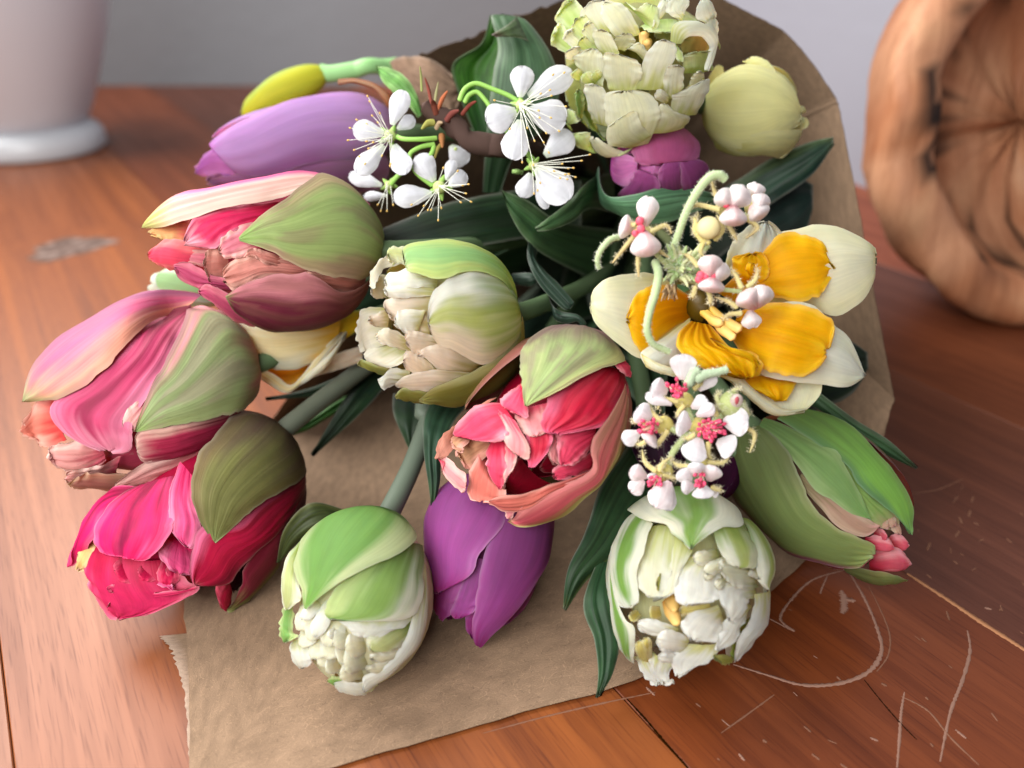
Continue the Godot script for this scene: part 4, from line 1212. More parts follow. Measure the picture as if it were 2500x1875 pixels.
func tulip_white_right():
	var F := head("double_tulip", "open white double tulip overhanging the paper's front edge at the lower right", "tulip", "white double tulips", 1400, 1180, 3, [880, 70], [740, 1430], 0.288, 0.014, -0.008, 595)
	F.lift = 0.09
	var top := {"m": c8(146, 184, 98), "e": c8(244, 240, 220), "w": .36, "q": .22, "b": c8(140, 170, 90), "bu": .3, "t": c8(150, 184, 100), "tu": .7, "i": c8(240, 238, 214), "st": .12}
	var side := {"m": c8(134, 172, 84), "e": c8(238, 236, 216), "w": .42, "q": .22, "t": c8(238, 236, 222), "tu": .7, "i": c8(240, 238, 214), "st": .12}
	var white := {"m": c8(242, 238, 226), "e": c8(246, 244, 236), "b": c8(226, 220, 150), "bu": .3, "st": .04}
	var cream := {"m": c8(238, 233, 204), "e": c8(242, 238, 220), "b": c8(216, 214, 140), "bu": .4, "st": .05}
	var streak := {"m": c8(200, 206, 120), "l": c8(248, 244, 224), "r": c8(236, 232, 196), "w": .3, "q": .25, "b": c8(160, 180, 86), "st": .1}
	var yel := {"m": c8(240, 226, 140), "e": c8(248, 240, 190), "st": .06}
	ring_petals(F, {"m": c8(234, 228, 178)}, [0, 60, 120, 180, 240, 300], 0.70, 2.7, 0.75)
	ring_petals(F, cream, [100, 150, 200, 250], 0.96, 2.4, 0.7)
	petal(F, {"m": c8(128, 150, 60), "e": c8(170, 186, 90)}, [[1290, 980, 1260, 1100, -.15], [1190, 1010, 1180, 1220, -.1], [1150, 1240, 1170, 1300, -.04]])
	petal(F, {"m": c8(190, 200, 110), "e": c8(214, 220, 140)}, [[1180, 1220, 1160, 1300, -.02], [1060, 1250, 1130, 1320, .02], [1020, 1270, 1050, 1290, .03]])
	petal(F, side, [[280, 500, 300, 560, 0], [262, 800, 355, 950, .03], [305, 1100, 445, 1060, .055], [365, 1245, 445, 1225, .055], [428, 1310, 442, 1314, .055]])
	petal(F, cream, [[560, 310, 740, 320, -.02], [460, 500, 730, 560, 0], [445, 640, 710, 710, .015], [475, 760, 700, 800, .015], [530, 835, 620, 840, .015]], {"round": .15})
	petal(F, cream, [[720, 370, 880, 490, -.02], [705, 560, 830, 570, 0], [695, 700, 765, 690, .005], [615, 830, 755, 790, .02], [565, 858, 600, 864, .02]])
	petal(F, {"m": c8(196, 204, 96), "e": c8(226, 222, 140)}, [[690, 640, 700, 800, -.02], [640, 660, 640, 800, .02], [610, 720, 620, 790, .02]])
	petal(F, cream, [[1260, 590, 1390, 640, -.05], [1280, 690, 1390, 710, -.01]])
	petal(F, cream, [[1320, 640, 1340, 760, -.05], [1130, 550, 1210, 770, .005], [1050, 590, 1100, 690, .025]], {"ridge": .05})
	petal(F, white, [[860, 540, 1080, 580, -.05], [750, 640, 1080, 700, .005], [737, 750, 1070, 830, .035], [750, 860, 1010, 870, .045], [790, 890, 900, 885, .035]], {"nu": 26, "nv": 22, "ridge": .04, "rag": .05, "round": .2})
	lobes(F, cream, [[1150, 560, 960, 650, 100, .02], [1060, 520, 880, 560, 110, .03], [1060, 640, 960, 700, 70, .02], [1130, 700, 1040, 760, 80, .02]], {"ridge": .04})
	petal(F, white, [[1310, 730, 1340, 830, -.03], [1100, 730, 1290, 850, .025], [1065, 830, 1280, 930, .045], [1105, 920, 1200, 1010, .045], [1120, 1005, 1150, 1015, .035]], {"ridge": .04, "rag": .05})
	petal(F, white, [[1260, 870, 1300, 900, -.05], [1130, 990, 1250, 1020, .005], [1075, 1100, 1200, 1140, .035], [1015, 1200, 1080, 1240, .045]], {"ridge": .03})
	petal(F, white, [[1060, 890, 1100, 1000, -.05], [880, 940, 1100, 1060, .025], [785, 1030, 1070, 1150, .045], [820, 1130, 940, 1165, .035]], {"ridge": .04, "rag": .04})
	petal(F, yel, [[1000, 850, 1000, 950, -.06], [850, 880, 850, 960, 0], [770, 900, 790, 985, .02]], {"ridge": .04})
	petal(F, white, [[850, 1170, 1070, 1170, -.05], [700, 1250, 1020, 1290, .02], [735, 1370, 900, 1350, .035], [745, 1412, 790, 1412, .035]], {"ridge": .04})
	lobes(F, white, [[760, 1100, 470, 1030, 115, .02], [840, 1180, 610, 1140, 150, .04], [820, 1290, 620, 1270, 80, .03], [760, 1140, 640, 1220, 90, .03]], {"ridge": .05, "bulge": .06})
	lobes(F, yel, [[560, 1300, 480, 1150, 110, .02], [480, 950, 420, 990, 80, 0], [640, 940, 560, 960, 110, -.02], [560, 1240, 530, 1130, 60, .03]], {"ridge": .05})
	petal(F, white, [[560, 1230, 760, 1300, -.03], [560, 1330, 700, 1400, .02], [600, 1440, 740, 1445, .035], [610, 1466, 730, 1448, .035]], {"ridge": .06})
	petal(F, white, [[450, 1260, 560, 1260, -.02], [490, 1380, 620, 1380, .02], [560, 1450, 650, 1450, .03], [600, 1466, 640, 1462, .03]])
	petal(F, white, [[1330, 810, 1440, 780, 0], [1290, 1010, 1425, 1000, .035], [1200, 1150, 1350, 1130, .055], [1150, 1315, 1210, 1300, .055]], {"rag": .04})
	petal(F, streak, [[1000, 310, 1250, 310, 0], [1060, 480, 1330, 450, .035], [1130, 580, 1340, 610, .045], [1165, 612, 1260, 630, .035]], {"round": .2})
	petal(F, streak, [[1220, 250, 1300, 270, 0], [1320, 450, 1460, 480, .045], [1360, 620, 1482, 620, .065], [1375, 720, 1455, 740, .065], [1428, 778, 1442, 782, .065]], {"curl": -.03})
	petal(F, side, [[430, 220, 580, 290, 0], [305, 400, 520, 480, .045], [264, 600, 465, 645, .065], [300, 800, 475, 800, .075], [350, 935, 485, 890, .075]], {"round": .1})
	petal(F, top, [[640, 120, 1070, 110, 0], [415, 180, 1190, 175, .035], [490, 260, 1240, 305, .055], [670, 300, 1090, 325, .065], [735, 390, 990, 385, .075], [848, 482, 878, 488, .075]], {"nu": 28, "nv": 26})
	# the brown stamens in the gap between the petals
	var g := Geo.new()
	for q in [[690, 860, 760, 1030], [720, 840, 740, 930]]:
		var a := (F.c as Vector3) + (F.B as Basis) * hit(F, q[0], q[1], 0.78)
		var b := (F.c as Vector3) + (F.B as Basis) * hit(F, q[2], q[3], 0.92)
		tube(g, [a, a.lerp(b, 0.5), b], [0.0022, 0.0030, 0.0016], c8(150, 106, 44), 8, 8, c8(214, 180, 110))
	put(F.root, "stamens", g, mats.stem)
	stem(F)
	back_leaf(F, Vector3(-0.018, 0.014, 0), 0.02, LEAFC)

func tulip_green_bud():
	var F := head("parrot_tulip", "mostly green tulip bud with a pink tip at the right", "tulip", "pink and green tulips", 1650, 950, 3, [560, 250], [1700, 1280], 0.318, 0.016, -0.004, 500)
	var big := {"m": c8(142, 158, 92), "l": c8(172, 178, 116), "r": c8(152, 84, 100), "w": .78, "q": .22, "b": c8(104, 110, 66), "bu": .55, "t": c8(172, 190, 110), "tu": .8, "i": c8(214, 110, 120), "st": .14}
	var mid := {"m": c8(140, 170, 100), "e": c8(168, 188, 122), "b": c8(104, 128, 70), "t": c8(140, 180, 100), "st": .12}
	var right := {"m": c8(152, 200, 92), "l": c8(160, 196, 104), "r": c8(112, 152, 100), "w": .6, "b": c8(120, 146, 78), "t": c8(140, 186, 110), "st": .14}
	var tan := {"m": c8(206, 160, 136), "e": c8(220, 186, 158), "b": c8(150, 130, 90), "t": c8(240, 180, 168), "tu": .75}
	var inner := {"m": c8(152, 178, 96), "e": c8(160, 188, 108), "t": c8(206, 180, 136), "tu": .55, "st": .14}
	var rose := {"m": c8(228, 96, 116), "e": c8(246, 168, 172), "t": c8(248, 178, 178), "tu": .8, "b": c8(220, 50, 84)}
	ring_petals(F, {"m": c8(150, 110, 90)}, [0, 60, 120, 180, 240, 300], 0.82, 2.6, 0.75)
	ring_petals(F, big, [120, 180, 240], 0.96, 2.5, 0.8)
	petal(F, big, [[1200, 1280, 1250, 1340, .02], [1450, 1330, 1450, 1430, .055], [1600, 1360, 1600, 1425, .065], [1702, 1388, 1695, 1402, .065]])
	lobes(F, rose, [[1380, 1120, 1600, 1160, 110, .04], [1400, 1270, 1710, 1260, 165, .05], [1540, 1140, 1700, 1130, 120, .01], [1450, 1060, 1540, 1080, 80, .0]], {"bulge": .07, "curl": -.04})
	petal(F, inner, [[1220, 500, 1240, 620, 0], [1340, 680, 1290, 750, .01], [1460, 800, 1390, 890, .02], [1610, 900, 1420, 970, .03], [1665, 1040, 1490, 1025, .03]], {"ridge": .03})
	lobes(F, tan, [[1480, 880, 1600, 1000, 90, .035], [1540, 900, 1640, 1060, 70, .04], [1430, 930, 1560, 1010, 70, .03]], {"bulge": .07})
	petal(F, tan, [[920, 620, 890, 680, 0], [1110, 720, 1050, 860, .035], [1310, 870, 1190, 1010, .045], [1430, 965, 1360, 1078, .055], [1492, 1000, 1482, 1018, .055]])
	petal(F, mid, [[650, 215, 600, 290, 0], [910, 320, 840, 500, .045], [1160, 440, 1000, 720, .065], [1260, 600, 1150, 820, .065], [1360, 790, 1280, 910, .065], [1424, 955, 1410, 945, .06]], {"nu": 28})
	petal(F, right, [[960, 145, 740, 220, 0], [1310, 290, 1000, 380, .055], [1510, 500, 1240, 545, .075], [1630, 640, 1340, 705, .085], [1728, 850, 1490, 830, .085], [1744, 1000, 1610, 935, .085], [1736, 1072, 1700, 1055, .075]], {"nu": 30, "ridge": .02})
	petal(F, big, [[630, 255, 385, 480, 0], [810, 430, 410, 770, .055], [910, 650, 560, 965, .075], [1010, 850, 750, 1145, .085], [1160, 1000, 1000, 1262, .085], [1340, 1085, 1250, 1310, .085], [1486, 1155, 1425, 1265, .075]], {"nu": 32, "nv": 24, "round": .05, "ridge": .015})
	stem(F)
	back_leaf(F, Vector3(0.016, 0.012, 0), 0.016, LEAFC)

func tulip_white_top():
	var F := head("double_tulip", "big creamy white double tulip at the top, facing the viewer", "tulip", "white double tulips", 1300, 0, 4, [990, 760], [1010, 500], 0.33, 0.032, -0.028, 800)
	F.lift = 0.09
	var cream := {"m": c8(244, 241, 208), "e": c8(248, 246, 222), "b": c8(226, 228, 156), "bu": .4, "st": .05}
	var white := {"m": c8(246, 244, 222), "e": c8(248, 246, 230), "b": c8(218, 220, 140), "bu": .35, "st": .05}
	var lime := {"m": c8(228, 238, 166), "e": c8(240, 244, 200), "b": c8(198, 218, 120), "st": .06}
	var green := {"m": c8(96, 134, 56), "e": c8(170, 190, 110), "st": .1}
	ring_petals(F, {"m": c8(196, 186, 126)}, [0, 45, 90, 135, 180, 225, 270, 315], 0.68, 2.7, 0.6)
	ring_petals(F, lime, [0, 60, 120, 180, 240, 300], 0.93, 1.4, 0.7)
	petal(F, lime, [[1050, 250, 1440, 200, -.16], [1120, 300, 1420, 290, -.06], [1190, 320, 1380, 315, -.02]])
	petal(F, lime, [[860, 30, 1150, 300, -.12], [1000, 90, 1220, 270, -.02], [1090, 30, 1250, 70, .02]], {"bulge": .06})
	petal(F, white, [[1170, 290, 1310, 120, 0], [1190, 150, 1300, 80, .035], [1250, -20, 1360, 10, .045]])
	petal(F, white, [[1460, 200, 1490, 150, 0], [1310, 120, 1490, 110, .035], [1320, -10, 1570, 0, .045]], {"ridge": .03})
	petal(F, white, [[1770, 310, 1690, 210, 0], [1620, 190, 1800, 160, .035], [1600, 70, 1760, 50, .045], [1640, -10, 1700, -10, .035]])
	petal(F, white, [[1820, 480, 1740, 400, 0], [1700, 250, 1815, 300, .03], [1690, 120, 1800, 190, .03]])
	petal(F, cream, [[1060, 340, 880, 400, -.12], [1010, 220, 790, 340, -.01], [910, 70, 690, 200, .03], [760, -10, 630, 90, .035]], {"bulge": .07, "ridge": .03})
	petal(F, lime, [[620, 260, 420, 420, -.1], [480, 60, 260, 260, .02], [400, -10, 240, 190, .05], [420, -40, 320, 60, .05]], {"bulge": .06})
	petal(F, lime, [[460, 420, 420, 560, -.06], [300, 240, 220, 460, .03], [240, 260, 180, 420, .05]], {"bulge": .05, "round": .4})
	petal(F, white, [[860, 300, 560, 380, -.08], [760, 60, 470, 200, .03], [680, -20, 500, 60, .06]], {"bulge": .08, "ridge": .03, "round": .4})
	petal(F, lime, [[700, 380, 560, 470, -.06], [560, 200, 400, 330, .04], [520, 130, 400, 230, .065]], {"bulge": .06, "ridge": .04})
	petal(F, white, [[560, 420, 470, 520, -.05], [420, 290, 320, 400, .04], [400, 290, 340, 330, .06]], {"bulge": .07, "round": .4})
	petal(F, cream, [[720, 400, 600, 480, -.04], [600, 240, 500, 340, .05], [560, 210, 510, 260, .065]], {"bulge": .06, "ridge": .04})
	petal(F, white, [[560, 560, 400, 600, -.05], [470, 470, 330, 560, .045], [460, 450, 340, 500, .06]], {"bulge": .07, "round": .4})
	petal(F, lime, [[640, 480, 540, 560, -.04], [540, 380, 440, 480, .05], [520, 350, 460, 400, .06]], {"bulge": .05, "ridge": .03})
	petal(F, green, [[720, 1380, 640, 1260, -.2], [470, 1050, 620, 1150, -.16], [420, 830, 560, 950, -.1]])
	petal(F, {"m": c8(120, 150, 70), "e": c8(190, 204, 130)}, [[560, 1250, 500, 1180, -.12], [430, 1050, 510, 1040, -.05], [420, 850, 500, 900, 0]])
	petal(F, cream, [[880, 380, 1100, 600, -.3], [930, 470, 1120, 560, -.2], [1010, 400, 1120, 470, -.14]])
	petal(F, cream, [[780, 470, 900, 500, -.2], [790, 400, 1000, 420, -.12], [850, 330, 980, 330, -.08]])
	petal(F, cream, [[500, 720, 690, 880, -.05], [410, 600, 700, 730, .005], [410, 550, 690, 570, .035], [530, 465, 660, 480, .035]], {"ridge": .03})
	petal(F, cream, [[690, 540, 860, 550, -.03], [610, 420, 820, 450, .025], [580, 330, 770, 345, .045], [615, 283, 720, 300, .045]])
	petal(F, cream, [[760, 890, 1010, 880, -.05], [695, 710, 1065, 750, .005], [680, 560, 1055, 630, .035], [710, 508, 930, 545, .035]], {"rag": .04, "round": .2})
	lobes(F, lime, [[600, 830, 500, 720, 130, .02], [480, 760, 400, 700, 110, .0], [660, 790, 600, 710, 120, .03]], {"ridge": .05})
	petal(F, {"m": c8(140, 130, 76), "e": c8(186, 178, 116)}, [[1450, 520, 1700, 540, -.2], [1440, 400, 1770, 400, -.14], [1520, 330, 1700, 330, -.1]])
	petal(F, lime, [[1470, 720, 1760, 680, -.12], [1470, 600, 1760, 560, -.06], [1480, 520, 1740, 500, -.05]])
	petal(F, cream, [[1480, 900, 1590, 880, -.03], [1540, 780, 1660, 760, .005], [1610, 690, 1665, 700, .025]])
	petal(F, white, [[1345, 430, 1450, 430, .02], [1370, 250, 1510, 370, .055], [1530, 180, 1570, 345, .075], [1710, 225, 1690, 355, .075], [1815, 330, 1760, 450, .065], [1810, 500, 1735, 520, .045], [1750, 700, 1660, 700, .025]], {"nu": 34, "curl": -.04})
	petal(F, white, [[1010, 870, 1290, 880, -.03], [1060, 690, 1330, 710, .025], [1100, 540, 1400, 550, .055], [1195, 420, 1395, 440, .055], [1235, 385, 1340, 395, .055]], {"round": .2})
	petal(F, white, [[1260, 970, 1450, 950, -.02], [1280, 800, 1480, 800, .035], [1310, 670, 1480, 685, .055], [1375, 635, 1455, 640, .055]])
	petal(F, lime, [[1345, 430, 1400, 430, .035], [1385, 520, 1465, 520, .045], [1415, 605, 1480, 610, .045]])
	lobes(F, white, [[1330, 980, 1200, 900, 110, .045]], {"bulge": .07})
	petal(F, white, [[1350, 1100, 1590, 1120, 0], [1360, 970, 1690, 950, .045], [1390, 920, 1735, 800, .065], [1600, 820, 1710, 760, .065]], {"round": .1})
	petal(F, cream, [[1150, 1300, 1470, 1250, 0], [1210, 1150, 1540, 1150, .035], [1235, 1040, 1380, 1080, .055], [1255, 1005, 1340, 1030, .055]])
	petal(F, white, [[600, 1190, 740, 1240, -.02], [545, 1050, 740, 1090, .005], [500, 860, 710, 900, .035], [540, 815, 670, 835, .035]])
	petal(F, lime, [[390, 1280, 330, 1200, 0], [330, 1080, 450, 1190, .035], [400, 1075, 440, 1150, .025]])
	petal(F, lime, [[620, 1500, 570, 1400, 0], [390, 1390, 570, 1330, .045], [370, 1290, 545, 1265, .055]])
	petal(F, cream, [[780, 1420, 1080, 1440, 0], [730, 1250, 1220, 1210, .045], [710, 1100, 1250, 1090, .065], [700, 950, 1190, 960, .045], [740, 885, 1090, 868, .045]], {"rag": .05, "round": .15, "nu": 28, "nv": 22})
	petal(F, cream, [[940, 1440, 1160, 1330, .055], [750, 1400, 1060, 1200, .085], [728, 1260, 1000, 1075, .095], [750, 1225, 890, 1125, .095]], {"curl": .02})
	petal(F, cream, [[920, 1470, 980, 1440, .04], [650, 1515, 880, 1500, .07], [550, 1385, 700, 1420, .085], [550, 1345, 640, 1370, .085]], {"curl": -.03})
	# little stamens in the centre
	var g := Geo.new()
	for q in [[1080, 440, 1090, 330], [1120, 460, 1120, 410]]:
		var a := (F.c as Vector3) + (F.B as Basis) * hit(F, q[0], q[1], 0.8)
		var b := (F.c as Vector3) + (F.B as Basis) * hit(F, q[2], q[3], 0.9)
		tube(g, [a, a.lerp(b, 0.5), b], [0.0016, 0.0018, 0.0022], c8(226, 210, 150), 8, 6, c8(220, 180, 110))
	put(F.root, "stamens", g, mats.stem)
	stem(F)
	back_leaf(F, Vector3(-0.02, -0.01, 0), 0.018, LEAFC)

func tulip_yellow():
	var F := head("yellow_tulip", "closed pale yellow tulip against the right side of the paper", "tulip", "", 1450, 120, 4, [1060, 560], [2040, 640], 0.362, 0.004, -0.002, 435)
	var yel := {"m": c8(240, 234, 170), "e": c8(242, 236, 178), "b": c8(220, 210, 132), "bu": .5, "st": .06}
	ring_petals(F, yel, [0, 60, 120, 180, 240, 300], 0.9, 2.6, 0.7)
	ring_petals(F, yel, [120, 180, 240], 0.98, 2.6, 0.7)
	petal(F, yel, [[1450, 130, 1620, 260, -.02], [1550, 80, 1770, 240, .01], [1600, 78, 1690, 130, .01]])
	lobes(F, yel, [[1880, 600, 2065, 595, 90, .0], [1880, 740, 2095, 715, 120, -.04], [1130, 380, 1240, 160, 110, -.06]])
	petal(F, yel, [[1100, 400, 1100, 800, 0], [1250, 240, 1250, 960, .045], [1500, 152, 1500, 1040, .06], [1800, 250, 1760, 910, .06], [1970, 420, 1910, 800, .055], [2015, 590, 2025, 700, .045]], {"nu": 28, "nv": 22, "round": .08})
	petal(F, yel, [[1200, 780, 1200, 970, .03], [1500, 840, 1500, 1045, .065], [1750, 790, 1700, 1040, .085], [2020, 785, 1800, 1065, .095], [2035, 800, 1850, 1062, .095]], {"round": .05})
	stem(F)

func tulip_purple_bud():
	var F := head("purple_tulip", "mauve pink tulip bud cupped in a green leaf below the white top tulip", "tulip", "purple and lilac tulips", 1450, 120, 4, [640, 1060], [560, 1210], 0.352, 0.026, -0.022, 440)
	var mauve := {"m": c8(180, 82, 144), "e": c8(206, 116, 172), "w": .8, "b": c8(140, 70, 110), "st": .1}
	var rosy := {"m": c8(200, 92, 140), "e": c8(212, 112, 160), "b": c8(190, 96, 120), "st": .12}
	var lite := {"m": c8(222, 124, 184), "e": c8(236, 150, 204), "b": c8(190, 70, 150)}
	ring_petals(F, {"m": c8(140, 46, 106)}, [0, 60, 120, 180, 240, 300], 0.86, 2.6, 0.75)
	ring_petals(F, mauve, [0, 60, 120, 180, 240, 300], 0.95, 1.7, 0.6)
	lobes(F, lite, [[420, 1150, 600, 1180, 130, .0], [700, 1120, 580, 1190, 130, .0], [640, 1290, 560, 1190, 110, .0]])
	petal(F, lite, [[190, 1000, 170, 1240, 0], [230, 1010, 300, 1340, .035], [380, 1050, 390, 1250, .05], [435, 1130, 420, 1180, .04]])
	petal(F, mauve, [[230, 1430, 640, 1430, 0], [340, 1300, 650, 1330, .035], [400, 1190, 610, 1250, .045], [445, 1175, 525, 1200, .035]])
	petal(F, mauve, [[860, 1430, 640, 1380, 0], [850, 1200, 625, 1270, .035], [840, 1090, 630, 1190, .045], [770, 1065, 680, 1100, .035]])
	petal(F, mauve, [[1130, 1300, 870, 1430, 0], [1120, 1150, 855, 1320, .045], [990, 1070, 840, 1150, .05], [900, 1075, 835, 1090, .04]])
	petal(F, rosy, [[280, 930, 960, 830, 0], [360, 980, 1040, 960, .055], [410, 1100, 990, 1085, .06], [530, 1145, 810, 1090, .035]], {"nu": 26, "nv": 22, "round": .1})
	stem(F)
	var cup := {"m": c8(96, 140, 104), "l": c8(84, 126, 94), "r": c8(110, 156, 118), "w": .6, "b": c8(50, 86, 64), "bu": .3, "st": .08}
	free_patch(F.root, "leaf", [[40, 1150, 20, 1250, 8], [60, 1330, 60, 1500, -8], [150, 1440, 200, 1600, -16], [400, 1415, 420, 1690, -20], [650, 1348, 700, 1700, -19], [900, 1350, 960, 1600, -14], [1180, 1410, 1200, 1520, -4]], 0.352, cup, {"mat": "leaf", "bulge": .004, "nu": 30, "th": .0009, "roll": 0.012}, 1450, 120, 4)

func tulip_lilac():
	var F := head("purple_tulip", "long smooth lilac tulip pointing left above the pink parrot tulip", "tulip", "purple and lilac tulips", 440, 130, 4, [2080, 800], [200, 1060], 0.395, 0.006, -0.004, 420)
	var lil := {"m": c8(206, 152, 206), "l": c8(222, 160, 222), "r": c8(176, 104, 158), "w": .5, "q": .4, "t": c8(222, 120, 208), "tu": .72, "b": c8(196, 150, 184), "bu": .4, "st": .10}
	var low := {"m": c8(166, 100, 146), "e": c8(182, 112, 160), "b": c8(166, 116, 140), "st": .08}
	var tip := {"m": c8(196, 104, 184), "e": c8(214, 132, 204), "st": .12}
	ring_petals(F, low, [0, 60, 120, 180, 240, 300], 0.88, 2.6, 0.7)
	ring_petals(F, lil, [100, 150, 200, 250], 0.97, 2.6, 0.7)
	petal(F, tip, [[520, 1000, 560, 1220, -.05], [330, 940, 350, 1190, .01], [175, 1075, 220, 1210, .03], [158, 1120, 178, 1185, .03]], {"ridge": .04})
	petal(F, low, [[500, 1170, 500, 1300, -.05], [280, 1180, 300, 1310, .01]], {"rag": .08})
	petal(F, low, [[1990, 980, 1950, 1330, 0], [1500, 1035, 1500, 1400, .025], [1000, 1095, 1000, 1380, .035], [600, 1175, 500, 1320, .035], [300, 1200, 280, 1300, .035]], {"nu": 26})
	petal(F, lil, [[2030, 560, 1980, 1020, 0], [1700, 378, 1700, 1040, .045], [1250, 422, 1300, 1068, .06], [800, 570, 900, 1190, .06], [500, 712, 600, 1190, .06], [300, 872, 400, 1025, .055], [286, 900, 340, 955, .055]], {"nu": 32, "nv": 24, "round": .06, "ridge": .018})
	stem(F, 0.004)

func tulip_hidden():
	# a pale tulip that shows only between two pink ones
	var F := head("double_tulip", "pale green and white tulip mostly hidden behind two pink parrot tulips", "tulip", "white double tulips", 320, 380, 3, [780, 1000], [160, 930], 0.372, 0.004, -0.002, 150)
	var pal := {"m": c8(186, 212, 150), "e": c8(236, 238, 214), "w": .6, "t": c8(240, 240, 220), "st": .08}
	ring_petals(F, {"m": c8(220, 226, 190)}, [0, 60, 120, 180, 240, 300], 0.93, 2.7, 0.7)
	petal(F, pal, [[620, 870, 640, 1080, 0], [420, 850, 420, 1060, .04], [250, 830, 240, 1010, .05], [200, 870, 200, 960, .04]])
	lobes(F, {"m": c8(240, 240, 222)}, [[260, 880, 170, 930, 110, .02], [240, 960, 125, 975, 60, .02]])
	stem(F)
	# a dark tulip in the shade behind the lower blossom
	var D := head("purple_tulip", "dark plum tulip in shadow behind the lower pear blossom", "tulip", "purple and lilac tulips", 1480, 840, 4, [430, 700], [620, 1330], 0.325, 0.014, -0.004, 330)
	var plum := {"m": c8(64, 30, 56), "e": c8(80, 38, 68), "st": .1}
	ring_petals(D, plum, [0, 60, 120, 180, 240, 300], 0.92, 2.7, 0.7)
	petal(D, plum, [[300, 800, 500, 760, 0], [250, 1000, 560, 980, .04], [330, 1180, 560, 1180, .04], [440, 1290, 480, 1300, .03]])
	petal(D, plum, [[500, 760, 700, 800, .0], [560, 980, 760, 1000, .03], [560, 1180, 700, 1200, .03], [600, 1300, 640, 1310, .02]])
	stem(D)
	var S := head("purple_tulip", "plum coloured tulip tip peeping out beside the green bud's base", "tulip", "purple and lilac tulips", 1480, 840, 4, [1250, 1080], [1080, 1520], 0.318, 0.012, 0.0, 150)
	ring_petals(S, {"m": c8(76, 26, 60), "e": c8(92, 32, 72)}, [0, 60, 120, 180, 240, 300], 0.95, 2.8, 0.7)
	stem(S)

# ---------------------------------------------------------------- daffodils

